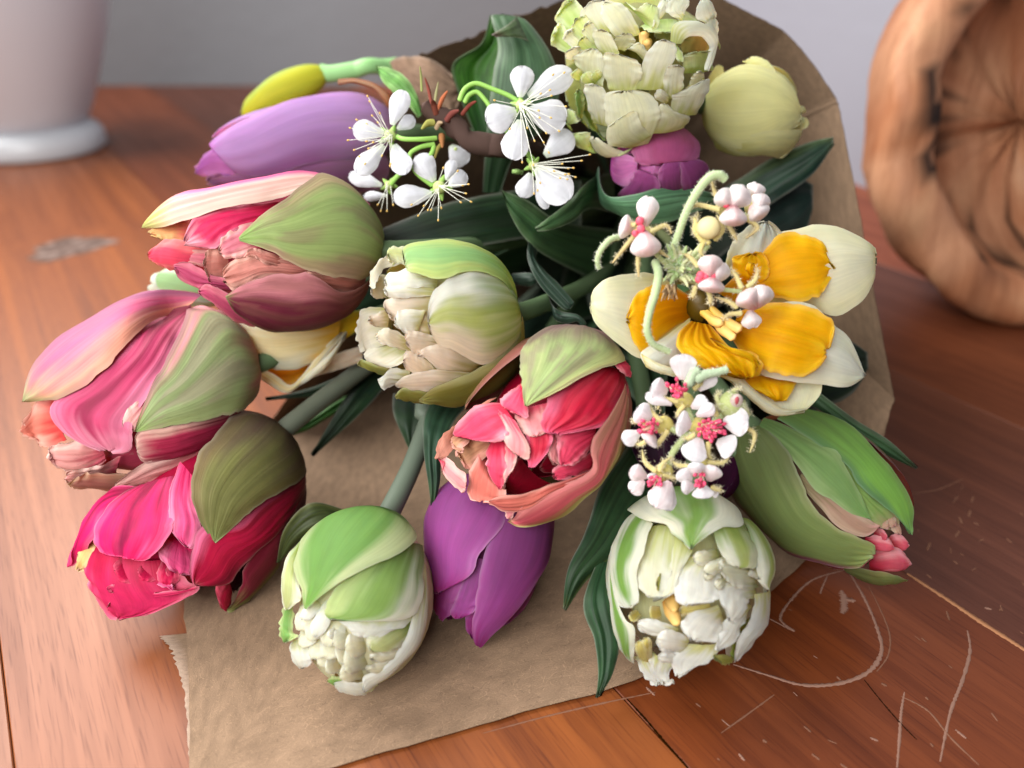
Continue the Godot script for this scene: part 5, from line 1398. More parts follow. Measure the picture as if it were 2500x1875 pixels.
func make_daffodils():
	var d := 0.288
	var T := thing("daffodil", "large open daffodil with cream petals and split orange yellow cups", "daffodil", pt(1720, 760, d + 0.02), "daffodils")
	var cream := {"m": c8(244, 236, 206), "e": c8(246, 238, 200), "b": c8(232, 214, 130), "bu": .3, "t": c8(240, 234, 190), "st": .06}
	var white := {"m": c8(240, 236, 220), "e": c8(244, 239, 214), "b": c8(232, 214, 140), "bu": .3, "st": .06}
	var gold := {"m": c8(252, 190, 6), "e": c8(254, 206, 30), "w": .7, "b": c8(226, 146, 4), "bu": .5, "t": c8(254, 208, 40), "tu": .7, "st": .10}
	var gold2 := {"m": c8(250, 190, 10), "e": c8(252, 204, 30), "b": c8(226, 150, 6), "bu": .3, "st": .10}
	var O := {"ox": 1400, "oy": 500, "s": 3.0}
	var P := [
		[cream, [[880, 690, 860, 840, 16], [620, 515, 640, 1050, 8], [400, 508, 500, 1130, 3], [250, 540, 330, 1020, 1], [155, 610, 170, 880, 2], [122, 690, 128, 780, 4]], {"bulge": .003, "rag": .02, "round": .05}],
		[gold, [[890, 690, 850, 840, 14], [720, 600, 680, 940, 5], [570, 590, 520, 1075, 0], [450, 660, 435, 1000, -1.5], [388, 790, 392, 900, -1]], {"bulge": .0012, "round": .3, "rag": .05, "wave": .0012}],
		[cream, [[1150, 480, 1400, 720, 14], [1400, 250, 1700, 730, 6], [1620, 175, 1910, 820, 1], [1900, 148, 2100, 720, -1], [2150, 265, 2200, 560, 0], [2214, 330, 2214, 430, 3]], {"bulge": .004, "round": .05}],
		[gold, [[1050, 640, 1200, 730, 10], [1340, 390, 1440, 680, 2], [1500, 225, 1640, 712, -3], [1700, 212, 1790, 680, -4.5], [1845, 290, 1850, 600, -4], [1895, 440, 1940, 500, -3]], {"bulge": .0012, "ridge": .0006, "rag": .07, "round": .22, "wave": .0016}],
		[white, [[1250, 800, 1250, 1150, 10], [1500, 720, 1400, 1250, -1], [1750, 735, 1620, 1300, -5], [1910, 880, 1830, 1320, -6], [2030, 990, 2010, 1335, -5], [2138, 1245, 2134, 1262, -2]], {"bulge": .003, "rag": .02}],
		[gold, [[1200, 790, 1160, 980, 8], [1400, 715, 1300, 1160, -3], [1650, 735, 1450, 1225, -9.5], [1890, 830, 1640, 1260, -10.5], [1912, 940, 1810, 1215, -10.5]], {"bulge": .0012, "ridge": .0014, "round": .22, "rag": .06, "wave": .0016}],
		[white, [[1110, 450, 1290, 520, 14], [1150, 300, 1530, 560, 7], [1240, 190, 1560, 330, 4], [1340, 112, 1480, 130, 4]], {"bulge": .004, "ridge": .0016, "rag": .05, "round": .2}],
		[gold2, [[1250, 560, 1340, 600, 6], [1180, 500, 1400, 560, 1], [1165, 400, 1440, 460, -1], [1230, 370, 1390, 330, -2]], {"wave": .0018, "rag": .08, "ridge": .0008, "round": .2}],
		[gold, [[1280, 540, 1310, 600, 4], [1260, 470, 1330, 500, -2], [1280, 420, 1320, 430, -3]], {"rag": .08}],
		[white, [[850, 830, 900, 1000, 9], [650, 980, 800, 1140, 2], [495, 1080, 700, 1210, -2], [530, 1185, 640, 1235, -3]], {"bulge": .003, "rag": .02}],
		[cream, [[494, 1090, 530, 1190, -4], [640, 1165, 620, 1230, -6.5], [770, 1205, 750, 1260, -7]], {"bulge": .002}],
		[cream, [[1060, 1230, 1400, 1230, 8], [1160, 1300, 1650, 1290, 3], [1270, 1400, 1810, 1285, 0], [1390, 1500, 1800, 1400, -2], [1490, 1545, 1690, 1525, -2]], {"bulge": -.004, "round": .05, "rag": .02}],
		[cream, [[1050, 1240, 1130, 1260, 5], [1170, 1300, 1220, 1260, -2], [1270, 1400, 1310, 1340, -4], [1390, 1500, 1440, 1440, -5], [1500, 1548, 1560, 1500, -4], [1690, 1525, 1700, 1490, -3]], {"bulge": .002}],
		[gold2, [[1220, 1240, 1640, 1270, 4], [1290, 1330, 1625, 1325, 0], [1410, 1400, 1570, 1415, -1.5], [1480, 1440, 1530, 1440, -1]], {"bulge": .003, "ridge": .001}],
		[gold2, [[860, 850, 1000, 880, 6], [750, 980, 1150, 1040, -5], [790, 1085, 1310, 1080, -9], [890, 1180, 1375, 1150, -11], [1010, 1215, 1370, 1240, -11], [1200, 1270, 1310, 1275, -10]], {"bulge": .004, "wave": .003, "ridge": .0016, "rag": .05, "round": .1, "nu": 32, "nv": 28}],
		[gold2, [[1000, 980, 1040, 1010, -7], [1140, 1040, 1160, 1090, -12], [1290, 1080, 1290, 1150, -13], [1370, 1160, 1330, 1230, -12]], {"bulge": .002, "wave": .0015, "ridge": .0005}]]
	for k in P.size():
		var o: Dictionary = P[k][2]
		var golden: bool = P[k][0].m.b < 0.05
		free_patch(T, "cup_lobe" if golden else "petal", P[k][1], d, P[k][0], o, O.ox, O.oy, O.s)
	# the throat and what stands in it
	var g := Geo.new()
	tube(g, [pt(1690, 735, d + 0.026), pt(1712, 748, d + 0.012), pt(1722, 752, d + 0.010)], [0.005, 0.0062, 0.0066], c8(74, 58, 6), 14, 10)
	put(T, "throat", g, mats.stem)
	g = Geo.new()
	for q in [[1700, 735, 1752, 792, 1790, 825], [1712, 728, 1765, 780, 1806, 804], [1696, 748, 1740, 782, 1760, 790]]:
		tube(g, [pt(q[0], q[1], d + 0.012), pt(q[2], q[3], d - 0.002), pt(q[4], q[5], d - 0.006)], [0.0010, 0.0014, 0.0021, 0.0018], c8(196, 160, 40), 8, 10, c8(244, 206, 130), 0.2)
	put(T, "stamens", g, mats.stem)
	var sg := Geo.new()
	tube(sg, [pt(1690, 740, d + 0.024), pt(1675, 720, d + 0.06), pt(1600, 560, 0.6), pt(TAIL.x, TAIL.y, 0.83)], [0.0035, 0.0035, 0.004, 0.004], c8(70, 100, 62), 10, 20)
	put(T, "stem", sg, mats.stem)

	# a second one, half hidden between three tulips
	d = 0.352
	var Q := thing("daffodil", "half hidden cream daffodil with an orange centre between the pink and white tulips", "daffodil", pt(790, 830, d + 0.02), "daffodils")
	var warm := {"m": c8(244, 222, 170), "e": c8(246, 236, 206), "b": c8(238, 190, 70), "bu": .4, "st": .06}
	var yel := {"m": c8(226, 190, 40), "e": c8(214, 196, 60), "b": c8(170, 170, 50), "st": .08}
	var ora := {"m": c8(232, 150, 24), "e": c8(240, 176, 60), "st": .1}
	var parts := [
		["cup_lobe", ora, [[880, 1470, 950, 1570, 8], [1100, 1540, 1100, 1680, 6], [1330, 1480, 1260, 1640, 8]], {"bulge": -.004}],
		["petal", yel, [[1440, 1180, 1380, 1460, 8], [1600, 1140, 1540, 1360, 9], [1720, 1130, 1700, 1260, 12]], {}],
		["petal", {"m": c8(232, 206, 180), "e": c8(238, 220, 196)}, [[1380, 1500, 1340, 1620, 6], [1560, 1430, 1520, 1570, 8], [1700, 1390, 1690, 1510, 10]], {}],
		["petal", warm, [[1540, 1180, 1500, 1420, 4], [1250, 1190, 1360, 1510, -1], [950, 1190, 1100, 1570, -4], [740, 1180, 880, 1480, -3], [688, 1330, 720, 1375, 0]], {"bulge": .006, "ridge": .0012, "rag": .05, "nu": 28}],
		["petal", warm, [[856, 1480, 900, 1490, 4], [870, 1570, 960, 1550, 0], [1000, 1670, 1080, 1620, -3], [1150, 1738, 1165, 1680, -4], [1310, 1610, 1250, 1610, -3], [1450, 1440, 1400, 1420, -1], [1578, 1290, 1530, 1300, 3]], {"bulge": .0015, "rag": .03, "nu": 30}],
		["petal", {"m": c8(246, 236, 208), "e": c8(250, 242, 220)}, [[1240, 1640, 1150, 1735, -4], [1460, 1440, 1420, 1560, -3], [1580, 1290, 1570, 1330, 1]], {"bulge": .002}]]
	for k in parts:
		free_patch(Q, k[0], k[2], d, k[1], k[3], 320, 380, 3)
	sg = Geo.new()
	tube(sg, [pt(840, 800, d + 0.012), pt(920, 760, d + 0.06), pt(1300, 600, 0.62), pt(TAIL.x, TAIL.y, 0.83)], [0.0035, 0.0035, 0.004, 0.004], c8(70, 100, 62), 10, 20)
	put(Q, "stem", sg, mats.stem)

	# the yellow bud on its bent neck
	var F := head("daffodil_bud", "closed yellow daffodil bud on a green stem sticking out to the left", "daffodil", "", 440, 130, 4, [1400, 205], [600, 580], 0.43, 0, 0, 160)
	var bud := {"m": c8(232, 224, 66), "l": c8(186, 206, 96), "r": c8(232, 220, 50), "w": .4, "q": .5, "b": c8(160, 196, 100), "bu": .35, "st": .06}
	ring_petals(F, bud, [0, 60, 120, 180, 240, 300], 0.95, 2.85, 0.8)
	petal(F, bud, [[1410, 165, 1400, 270, 0], [1200, 112, 1300, 420, .07], [950, 190, 1040, 520, .1], [750, 340, 840, 600, .09], [605, 545, 650, 640, .05]], {"nu": 24, "round": .05})
	petal(F, bud, [[1400, 230, 1370, 330, .02], [1250, 260, 1200, 460, .1], [980, 400, 920, 580, .1], [640, 600, 640, 640, .07]], {"nu": 20})
	var g2 := Geo.new()
	tube(g2, [pt(440 + 1380 / 4.0, 130 + 195 / 4.0, 0.43), pt(440 + 1480 / 4.0, 130 + 200 / 4.0, 0.43), pt(440 + 1700 / 4.0, 130 + 165 / 4.0, 0.431), pt(440 + 1940 / 4.0, 130 + 130 / 4.0, 0.434), pt(1080, 200, 0.48), pt(1400, 420, 0.7), pt(TAIL.x, TAIL.y, 0.83)], [0.0052, 0.0046, 0.0046, 0.0044, 0.0042, 0.004, 0.004], c8(140, 190, 124), 12, 30)
	put(F.root, "stem", g2, mats.stem)

# ---------------------------------------------------------------- blossom

var BW := {}

func bloom_petal(root: Node3D, V: Dictionary, a: Array, b: Array, w: float, df: float, dt: float, pal: Dictionary, bulge := 0.0015, o := {}):
	var p := Vector2(a[0], a[1])
	var q := Vector2(b[0], b[1])
	var dr := (q - p).normalized()
	var s := Vector2(-dr.y, dr.x) * w * 0.5
	var rows := []
	for e in [[0.0, 0.22], [0.25, 0.6], [0.55, 0.98], [0.8, 1.0], [1.0, 0.85]]:
		var m := p.lerp(q, e[0])
		rows.append([m.x - s.x * e[1], m.y - s.y * e[1], m.x + s.x * e[1], m.y + s.y * e[1], lerpf(df, dt, e[0])])
	var oo := {"round": .42, "bulge": bulge, "mat": "blossom_petal", "nu": 16, "nv": 12, "th": .00025, "rag": .03, "wave": .0003, "ridge": .00015, "roll": rng.randf_range(-0.0007, 0.0007)}
	oo.merge(o, true)
	free_patch(root, "petal", rows, V.d, pal, oo, V.ox, V.oy, V.s)

func vp(V: Dictionary, x: float, y: float, mm := 0.0) -> Vector3:
	return pt(V.ox + x / V.s, V.oy + y / V.s, V.d + mm * 0.001)

func stamen_tuft(root: Node3D, V: Dictionary, c: Array, mm: float, list: Array, fil: Color, ant: Color, r := 0.00014, head := 0.00052):
	var g := Geo.new()
	var g2 := Geo.new()
	for e in list:
		var a := vp(V, c[0] + rng.randf_range(-25, 25), c[1] + rng.randf_range(-25, 25), mm)
		var b := vp(V, e[0], e[1], mm - 6.0 + rng.randf_range(-3, 2))
		var m := a.lerp(b, 0.5) + (EYE - a).normalized() * 0.002
		tube(g, [a, m, b], [r, r * 0.8], fil, 5, 8)
		var t := (b - m).normalized()
		var x := t.cross(Vector3(0.2, 1, 0.3)).normalized()
		ball(g2, b, Basis(x * head * 0.8, t * head * 1.2, x.cross(t) * head * 0.8), ant, 5, 7)
	put(root, "filaments", g, mats.stem).set_meta("kind", "stuff")
	put(root, "anthers", g2, mats.stem).set_meta("kind", "stuff")

func make_branches():
	plum_branch()
	pear_cluster_upper()
	pear_cluster_lower()

func plum_branch():
	var V := {"ox": 840.0, "oy": 140.0, "s": 4.0, "d": 0.335}
	var T := thing("plum_branch", "dark twig with white five petalled plum blossom at the upper left of the bunch", "blossom branch", vp(V, 1570, 860, 10))
	var w := {"m": c8(220, 223, 230), "e": c8(228, 230, 236), "b": c8(222, 232, 214), "bu": .25, "st": .06}
	var grn := c8(150, 190, 96)
	var fil := c8(236, 238, 226)
	var ant := c8(212, 176, 100)
	# the woody twig
	var g := Geo.new()
	tube(g, [vp(V, 790, 470, -2), vp(V, 900, 560, 0), vp(V, 1050, 640, 2), vp(V, 1200, 790, 4), vp(V, 1400, 850, 6), vp(V, 1580, 870, 12), vp(V, 1800, 900, 60), vp(V, 2300, 1100, 260)], [0.0030, 0.0040, 0.0046, 0.0048, 0.0052, 0.0054, 0.0056, 0.006], c8(82, 66, 60), 14, 60, null, 0.30)
	put(T, "twig", g, mats.bark)
	# bud scales and short spurs where the flowers stand
	g = Geo.new()
	for q in [[900, 560, 860, 420, 60, 96, 52, 40], [860, 480, 790, 200, 30, 130, 70, 60], [900, 700, 960, 640, 46, 150, 130, 104], [1000, 620, 1120, 520, 60, 110, 60, 54], [950, 760, 960, 880, 60, 140, 96, 60], [880, 640, 760, 700, 60, 150, 150, 80], [900, 540, 1010, 330, 40, 170, 100, 70], [760, 330, 740, 90, 22, 140, 150, 90], [1150, 560, 1290, 430, 40, 120, 60, 50], [940, 860, 880, 1000, 40, 140, 130, 70], [880, 500, 920, 240, 26, 150, 150, 110]]:
		var a := vp(V, q[0], q[1], -3)
		var b := vp(V, q[2], q[3], -6)
		var r: float = q[4] / V.s * V.d / FOCAL * 0.5
		tube(g, [a, a.lerp(b, 0.5) + Vector3(0, 0.0008, -0.001), b], [r, r * 1.1, r * 0.35], c8(q[5], q[6], q[7]), 9, 10, null, 0.25)
	put(T, "spurs", g, mats.bark)
	# green flower stalks
	g = Geo.new()
	for q in [[[900, 790], [760, 800], [600, 800], [520, 780]], [[880, 850], [740, 880], [640, 960], [700, 1120], [860, 1250]], [[1130, 420], [1180, 310], [1290, 255], [1450, 310], [1600, 370], [1700, 430]], [[1180, 440], [1220, 370], [1300, 340], [1380, 420], [1450, 520], [1620, 760], [1850, 1000]], [[880, 870], [820, 980], [560, 1130], [460, 1240]]]:
		var ps := []
		for k in q.size():
			ps.append(vp(V, q[k][0], q[k][1], -4 - 3 * sin(PI * k / (q.size() - 1.0)) if q.size() < 6 else -5.0))
		tube(g, ps, [0.0011, 0.0010, 0.0011], c8(142, 188, 92), 8, 26)
	put(T, "stalks", g, mats.stem)
	# a green bract and a dry brown scale by the yellow bud's neck
	free_patch(T, "bract", [[310, 90, 330, 130, 6], [430, 100, 380, 240, 4], [600, 190, 480, 340, 2], [720, 380, 640, 480, 2], [760, 560, 720, 590, 4]], V.d + 0.03, {"m": c8(106, 160, 80), "e": c8(140, 186, 110)}, {"mat": "leaf", "ridge": .001, "rag": .05}, V.ox, V.oy, V.s)
	free_patch(T, "dry_scale", [[-60, 210, -60, 260, 4], [120, 205, 100, 255, 2], [300, 250, 270, 310, 0], [430, 340, 380, 420, 0], [480, 430, 440, 500, 3]], V.d + 0.03, {"m": c8(206, 150, 118), "e": c8(170, 100, 76)}, {"rag": .05}, V.ox, V.oy, V.s)
	var flowers := [
		{"c": [450, 770], "mm": -6.0, "cup": 62, "p": [[[470, 660], [585, 320], 180, 0, 4], [[520, 700], [690, 590], 130, 4, 6], [[390, 740], [85, 700], 190, 0, -2], [[390, 860], [120, 1140], 190, 0, -6], [[490, 850], [600, 1145], 190, 0, -6]],
			"s": [[230, 380], [250, 430], [350, 545], [275, 570], [125, 610], [60, 690], [40, 810], [100, 905], [220, 650], [220, 820], [285, 830], [150, 970], [205, 1040], [125, 1050], [370, 960], [455, 1040], [330, 635], [240, 890], [450, 1060]]},
		{"c": [930, 1270], "mm": -8.0, "cup": 66, "p": [[[880, 1210], [720, 950], 210, 2, 0], [[860, 1330], [480, 1370], 200, 0, -4], [[1000, 1200], [1070, 1000], 110, 2, 4], [[1030, 1260], [1180, 1120], 170, 2, 6]],
			"s": [[1215, 1240], [1160, 1250], [1240, 1410], [1140, 1415], [850, 1490], [820, 1490], [725, 1545], [920, 1590], [950, 1470], [970, 1080], [660, 1440], [1110, 1110], [1190, 1330], [780, 1450]]},
		{"c": [1730, 470], "mm": -12.0, "cup": 55, "p": [[[1720, 390], [1750, 80], 210, 2, 2], [[1680, 520], [1390, 640], 270, 0, -3], [[1720, 610], [1640, 1000], 240, 0, -5], [[1790, 520], [2170, 610], 300, 2, 4], [[1800, 380], [2230, 130], 240, 4, 8]],
			"s": [[1470, 420], [1620, 700], [1740, 1025], [1860, 815], [1975, 740], [1950, 830], [2010, 320], [1920, 355], [2025, 375], [2165, 480], [2150, 150], [2040, 170], [1850, 1050], [1790, 690], [2000, 930], [2100, 720], [1900, 520], [2020, 590], [1910, 590]]},
		{"c": [1850, 1060], "mm": -6.0, "cup": 50, "p": [[[1880, 1070], [2190, 1400], 300, -2, -6], [[1820, 1130], [1740, 1370], 170, 2, 2], [[1960, 960], [2230, 740], 230, 4, 6], [[1870, 1200], [1980, 1480], 110, 3, 3]],
			"s": [[2190, 1085], [2160, 1145], [2195, 1140], [2240, 1080], [1855, 1330], [1915, 1225], [2130, 1040], [2320, 1010], [2400, 950], [2260, 1170], [2050, 1110], [1890, 1300], [2110, 1180], [2180, 1190]]},
		{"c": [440, 1250], "mm": 8.0, "cup": 44, "p": [[[370, 1250], [45, 1150], 140, 2, 4], [[420, 1350], [190, 1360], 90, 0, 0]],
			"s": [[330, 1440], [420, 1500], [480, 1440], [360, 1500]]},
		{"c": [1090, 900], "mm": 14.0, "cup": 20, "p": [[[1040, 860], [1180, 1050], 190, 2, 4]], "s": []}]
	for f in flowers:
		var fl := sub(T, "blossom", vp(V, f.c[0], f.c[1], f.mm))
		var W := V.duplicate()
		W.d = V.d + f.mm * 0.001
		for p in f.p:
			bloom_petal(fl, W, p[0], p[1], p[2] * 1.12, p[3], p[4], w, 0.0018)
		var cg := Geo.new()
		var r: float = f.cup / V.s * W.d / FOCAL
		ball(cg, vp(W, f.c[0], f.c[1], 2.0), Basis.from_scale(Vector3(r, r, r * 0.9)), c8(186, 204, 130), 8, 12)
		for k in 5:
			var an: float = TAU * k / 5.0 + f.c[0]
			var a := vp(W, f.c[0], f.c[1], 3.0)
			var e := vp(W, f.c[0] + cos(an) * f.cup * 2.0, f.c[1] + sin(an) * f.cup * 2.0, 5.0)
			tube(cg, [a, a.lerp(e, 0.6), e], [r * 0.5, r * 0.45, r * 0.1], grn, 7, 6)
		put(fl, "calyx", cg, mats.stem)
		if f.s.size():
			stamen_tuft(fl, W, f.c, -1.0, f.s, fil, ant)
	free_patch(T, "small_bract", [[1640, 1100, 1640, 1130, 0], [1690, 1090, 1690, 1145, 0], [1750, 1110, 1750, 1140, 2]], V.d, {"m": c8(150, 186, 110)}, {"mat": "leaf", "round": .3}, V.ox, V.oy, V.s)

func spiky_calyx(root: Node3D, V: Dictionary, list: Array, col: Color, tipc: Color):
	var g := Geo.new()
	var h := Geo.new()
	for q in list:
		var ps := []
		for k in range(0, q.size() - 1, 2):
			ps.append(vp(V, q[k], q[k + 1], -2.0 + k * 0.4))
		tube(g, ps, [0.0010, 0.0008, 0.0002], col, 8, 12, tipc, 0.2)
		hairs(h, ps, 0.0010, 90, 0.0014, c8(236, 228, 196))
	put(root, "sepals", g, mats.fuzz)
	put(root, "hairs", h, mats.fuzz).set_meta("kind", "stuff")

func hairy_stalk(root: Node3D, V: Dictionary, ps: Array, r: float, col: Color, n := 160):
	var g := Geo.new()
	var h := Geo.new()
	tube(g, ps, [r, r, r * 0.85, r * 0.8], col, 10, 30)
	hairs(h, ps, r, n, 0.0011, c8(232, 238, 220))
	put(root, "stalk", g, mats.fuzz)
	put(root, "hairs", h, mats.fuzz).set_meta("kind", "stuff")

func pear_cluster_upper():
	var V := {"ox": 1440.0, "oy": 400.0, "s": 4.0, "d": 0.27}
	var T := thing("pear_blossom", "woolly cluster of pinkish white blossom buds standing before the large daffodil", "blossom branch", vp(V, 860, 1100, 0), "pear blossom clusters")
	var w := {"m": c8(246, 236, 236), "e": c8(248, 244, 244), "b": c8(238, 196, 196), "bu": .3, "st": .03}
	var pink := {"m": c8(246, 222, 222), "e": c8(246, 236, 236), "b": c8(232, 168, 176), "bu": .35, "st": .03}
	var fuzz := c8(176, 196, 150)
	var yel := c8(208, 200, 140)
	var rose := c8(222, 92, 112)
	hairy_stalk(T, V, [vp(V, 1320, 150, -6), vp(V, 1260, 110, -7), vp(V, 1160, 140, -7), vp(V, 1040, 290, -6), vp(V, 930, 500, -4), vp(V, 860, 700, -2), vp(V, 800, 860, 2)], 0.0016, fuzz, 420)
	hairy_stalk(T, V, [vp(V, 640, 960, 0), vp(V, 670, 1080, -5), vp(V, 640, 1260, -7), vp(V, 585, 1440, -7), vp(V, 560, 1620, -6), vp(V, 620, 1760, -4), vp(V, 775, 1835, -2)], 0.0015, fuzz, 420)
	hairy_stalk(T, V, [vp(V, 280, 720, 0), vp(V, 200, 740, -2), vp(V, 110, 840, -3), vp(V, 75, 940, -2), vp(V, 90, 1020, 0)], 0.0011, fuzz, 200)
	# short stalks from the woolly middle to each bud, and the main stalk that goes back into the bunch
	for q in [[860, 1050, 560, 780], [860, 1040, 1160, 800], [870, 1040, 1250, 560], [870, 1080, 1120, 1100], [880, 1100, 1480, 1250], [1300, 600, 1560, 480]]:
		hairy_stalk(T, V, [vp(V, q[0], q[1], 6), vp(V, (q[0] + q[2]) * 0.5, (q[1] + q[3]) * 0.5 + 30, 5), vp(V, q[2], q[3], 5)], 0.0010, c8(190, 204, 150), 120)
	hairy_stalk(T, V, [vp(V, 860, 1080, 4), vp(V, 900, 1100, 14), vp(V, 1000, 1000, 40), vp(V, 500, 500, 300), vp(V, 300, 400, 540)], 0.003, c8(120, 130, 90), 30)
	# the woolly middle itself
	var g := Geo.new()
	var h := Geo.new()
	for k in 46:
		var x := 860.0 + rng.randf_range(-150, 170)
		var y := 1000.0 + rng.randf_range(-260, 210) 
		var a := vp(V, 860 + (x - 860) * 0.3, 1080 + (y - 1080) * 0.3, 3)
		var b := vp(V, x, y, rng.randf_range(-5, 4))
		tube(g, [a, a.lerp(b, 0.5) + Vector3(0, 0.001, 0), b], [0.0012, 0.0010, 0.0003], c8(168, 200, 140).lerp(c8(214, 216, 170), rng.randf()), 6, 6)
		hairs(h, [a, b], 0.0007, 26, 0.0014, c8(236, 240, 224))
	put(T, "woolly_base", g, mats.fuzz).set_meta("kind", "stuff")
	put(T, "hairs", h, mats.fuzz).set_meta("kind", "stuff")
	var bd := Geo.new()
	for k in 14:
		var x := 850.0 + rng.randf_range(-110, 110)
		var a := vp(V, x, 1190 + rng.randf_range(-10, 20), 2)
		var b := vp(V, x + rng.randf_range(-60, 60), 1270 + rng.randf_range(-20, 80), -2)
		tube(bd, [a, a.lerp(b, 0.5), b], [0.0007, 0.0005, 0.0002], c8(96, 64, 40).lerp(c8(226, 196, 150), rng.randf() * 0.8), 5, 5)
	put(T, "brown_scales", bd, mats.fuzz).set_meta("kind", "stuff")
	# the buds
	var buds := [
		{"c": [520, 690], "p": [[[540, 610], [580, 320], 220, 0, -2, .004], [[430, 640], [290, 600], 240, 2, -3, .005], [[520, 650], [560, 910], 300, -4, -8, .006]], "pink": [[490, 560, 42], [500, 640, 44], [440, 680, 30]],
			"cal": [[470, 650, 330, 830, 220, 970], [500, 700, 470, 960, 480, 1110], [600, 660, 740, 600, 800, 680], [560, 750, 680, 850, 780, 920], [440, 600, 400, 590, 390, 570]]},
		{"c": [1340, 400], "p": [[[1400, 420], [1250, 270], 210, -2, -5, .006], [[1360, 430], [1530, 240], 250, -2, -5, .006], [[1400, 400], [1400, 610], 270, -5, -9, .007]], "pink": [[1330, 395, 34]],
			"cal": [[1290, 420, 1220, 280, 1190, 150], [1260, 450, 1060, 400, 930, 430], [1500, 520, 1640, 620, 1520, 730], [1340, 560, 1400, 680, 1440, 750]]},
		{"c": [1620, 400], "p": [[[1600, 330], [1640, 190], 190, 3, 3, .005], [[1580, 400], [1680, 540], 260, 0, -1, .006], [[1620, 470], [1700, 290], 190, 1, 0, .005]], "pink": [], "cal": [[1560, 500, 1600, 580, 1620, 640]]},
		{"c": [1180, 1080], "p": [[[1200, 1180], [1300, 960], 220, 0, -2, .006], [[1180, 1120], [1170, 890], 240, -4, -7, .005], [[1200, 1090], [1180, 1260], 260, -3, -6, .006]], "pink": [[1080, 1090, 40], [1060, 1130, 34], [1130, 1100, 34], [1210, 1090, 32], [1080, 1150, 26]],
			"cal": [[1060, 1000, 960, 900, 860, 880], [1030, 1200, 1010, 1290, 1000, 1300], [1160, 1240, 1180, 1340, 1170, 1370]]},
		{"c": [1600, 1310], "p": [[[1620, 1420], [1500, 1240], 260, -4, -7, .007], [[1640, 1400], [1720, 1190], 220, -2, -4, .006], [[1560, 1430], [1590, 1600], 200, 1, 0, .003]], "pink": [[1655, 1290, 34], [1650, 1340, 24]],
			"cal": [[1540, 1200, 1620, 1130, 1640, 1010], [1480, 1210, 1420, 1080, 1350, 1040], [1440, 1400, 1340, 1340, 1220, 1300], [1480, 1460, 1360, 1470, 1300, 1530]]}]
	for f in buds:
		var fl := sub(T, "blossom", vp(V, f.c[0], f.c[1], 0))
		for p in f.p:
			bloom_petal(fl, V, p[0], p[1], p[2], p[3], p[4], w if p[4] > -6 else pink, p[5], {"th": .0004, "rag": .01, "wave": .0002, "nu": 20, "nv": 16})
		var pg := Geo.new()
		for e in f.pink:
			var r: float = e[2] / V.s * V.d / FOCAL
			ball(pg, vp(V, e[0], e[1], -5), Basis.from_scale(Vector3(r, r * 1.1, r)), rose, 7, 9)
		if f.pink.size():
			put(fl, "pink_anthers", pg, mats.stem)
		spiky_calyx(fl, V, f.cal, yel, c8(196, 176, 130))
		var cg := Geo.new()
		ball(cg, vp(V, f.c[0], f.c[1] + 10, 3.5), Basis.from_scale(Vector3(1, 1, 0.9) * 0.0042), yel, 8, 12)
		put(fl, "calyx", cg, mats.fuzz)
	# one that is still shut
	var sh := sub(T, "closed_bud", vp(V, 1160, 630, 0))
	var sg := Geo.new()
	ball(sg, vp(V, 1160, 625, -4), Basis.from_scale(Vector3(0.0042, 0.0040, 0.0042)), c8(222, 212, 160), 10, 14)
	put(sh, "bud", sg, mats.fuzz)
	spiky_calyx(sh, V, [[1100, 760, 1020, 640, 1060, 480], [1220, 740, 1300, 640, 1240, 500], [1160, 780, 1130, 700, 1160, 560], [1120, 740, 1080, 850, 1110, 900], [1060, 700, 1030, 560, 1010, 520]], c8(200, 188, 120), c8(214, 204, 150))

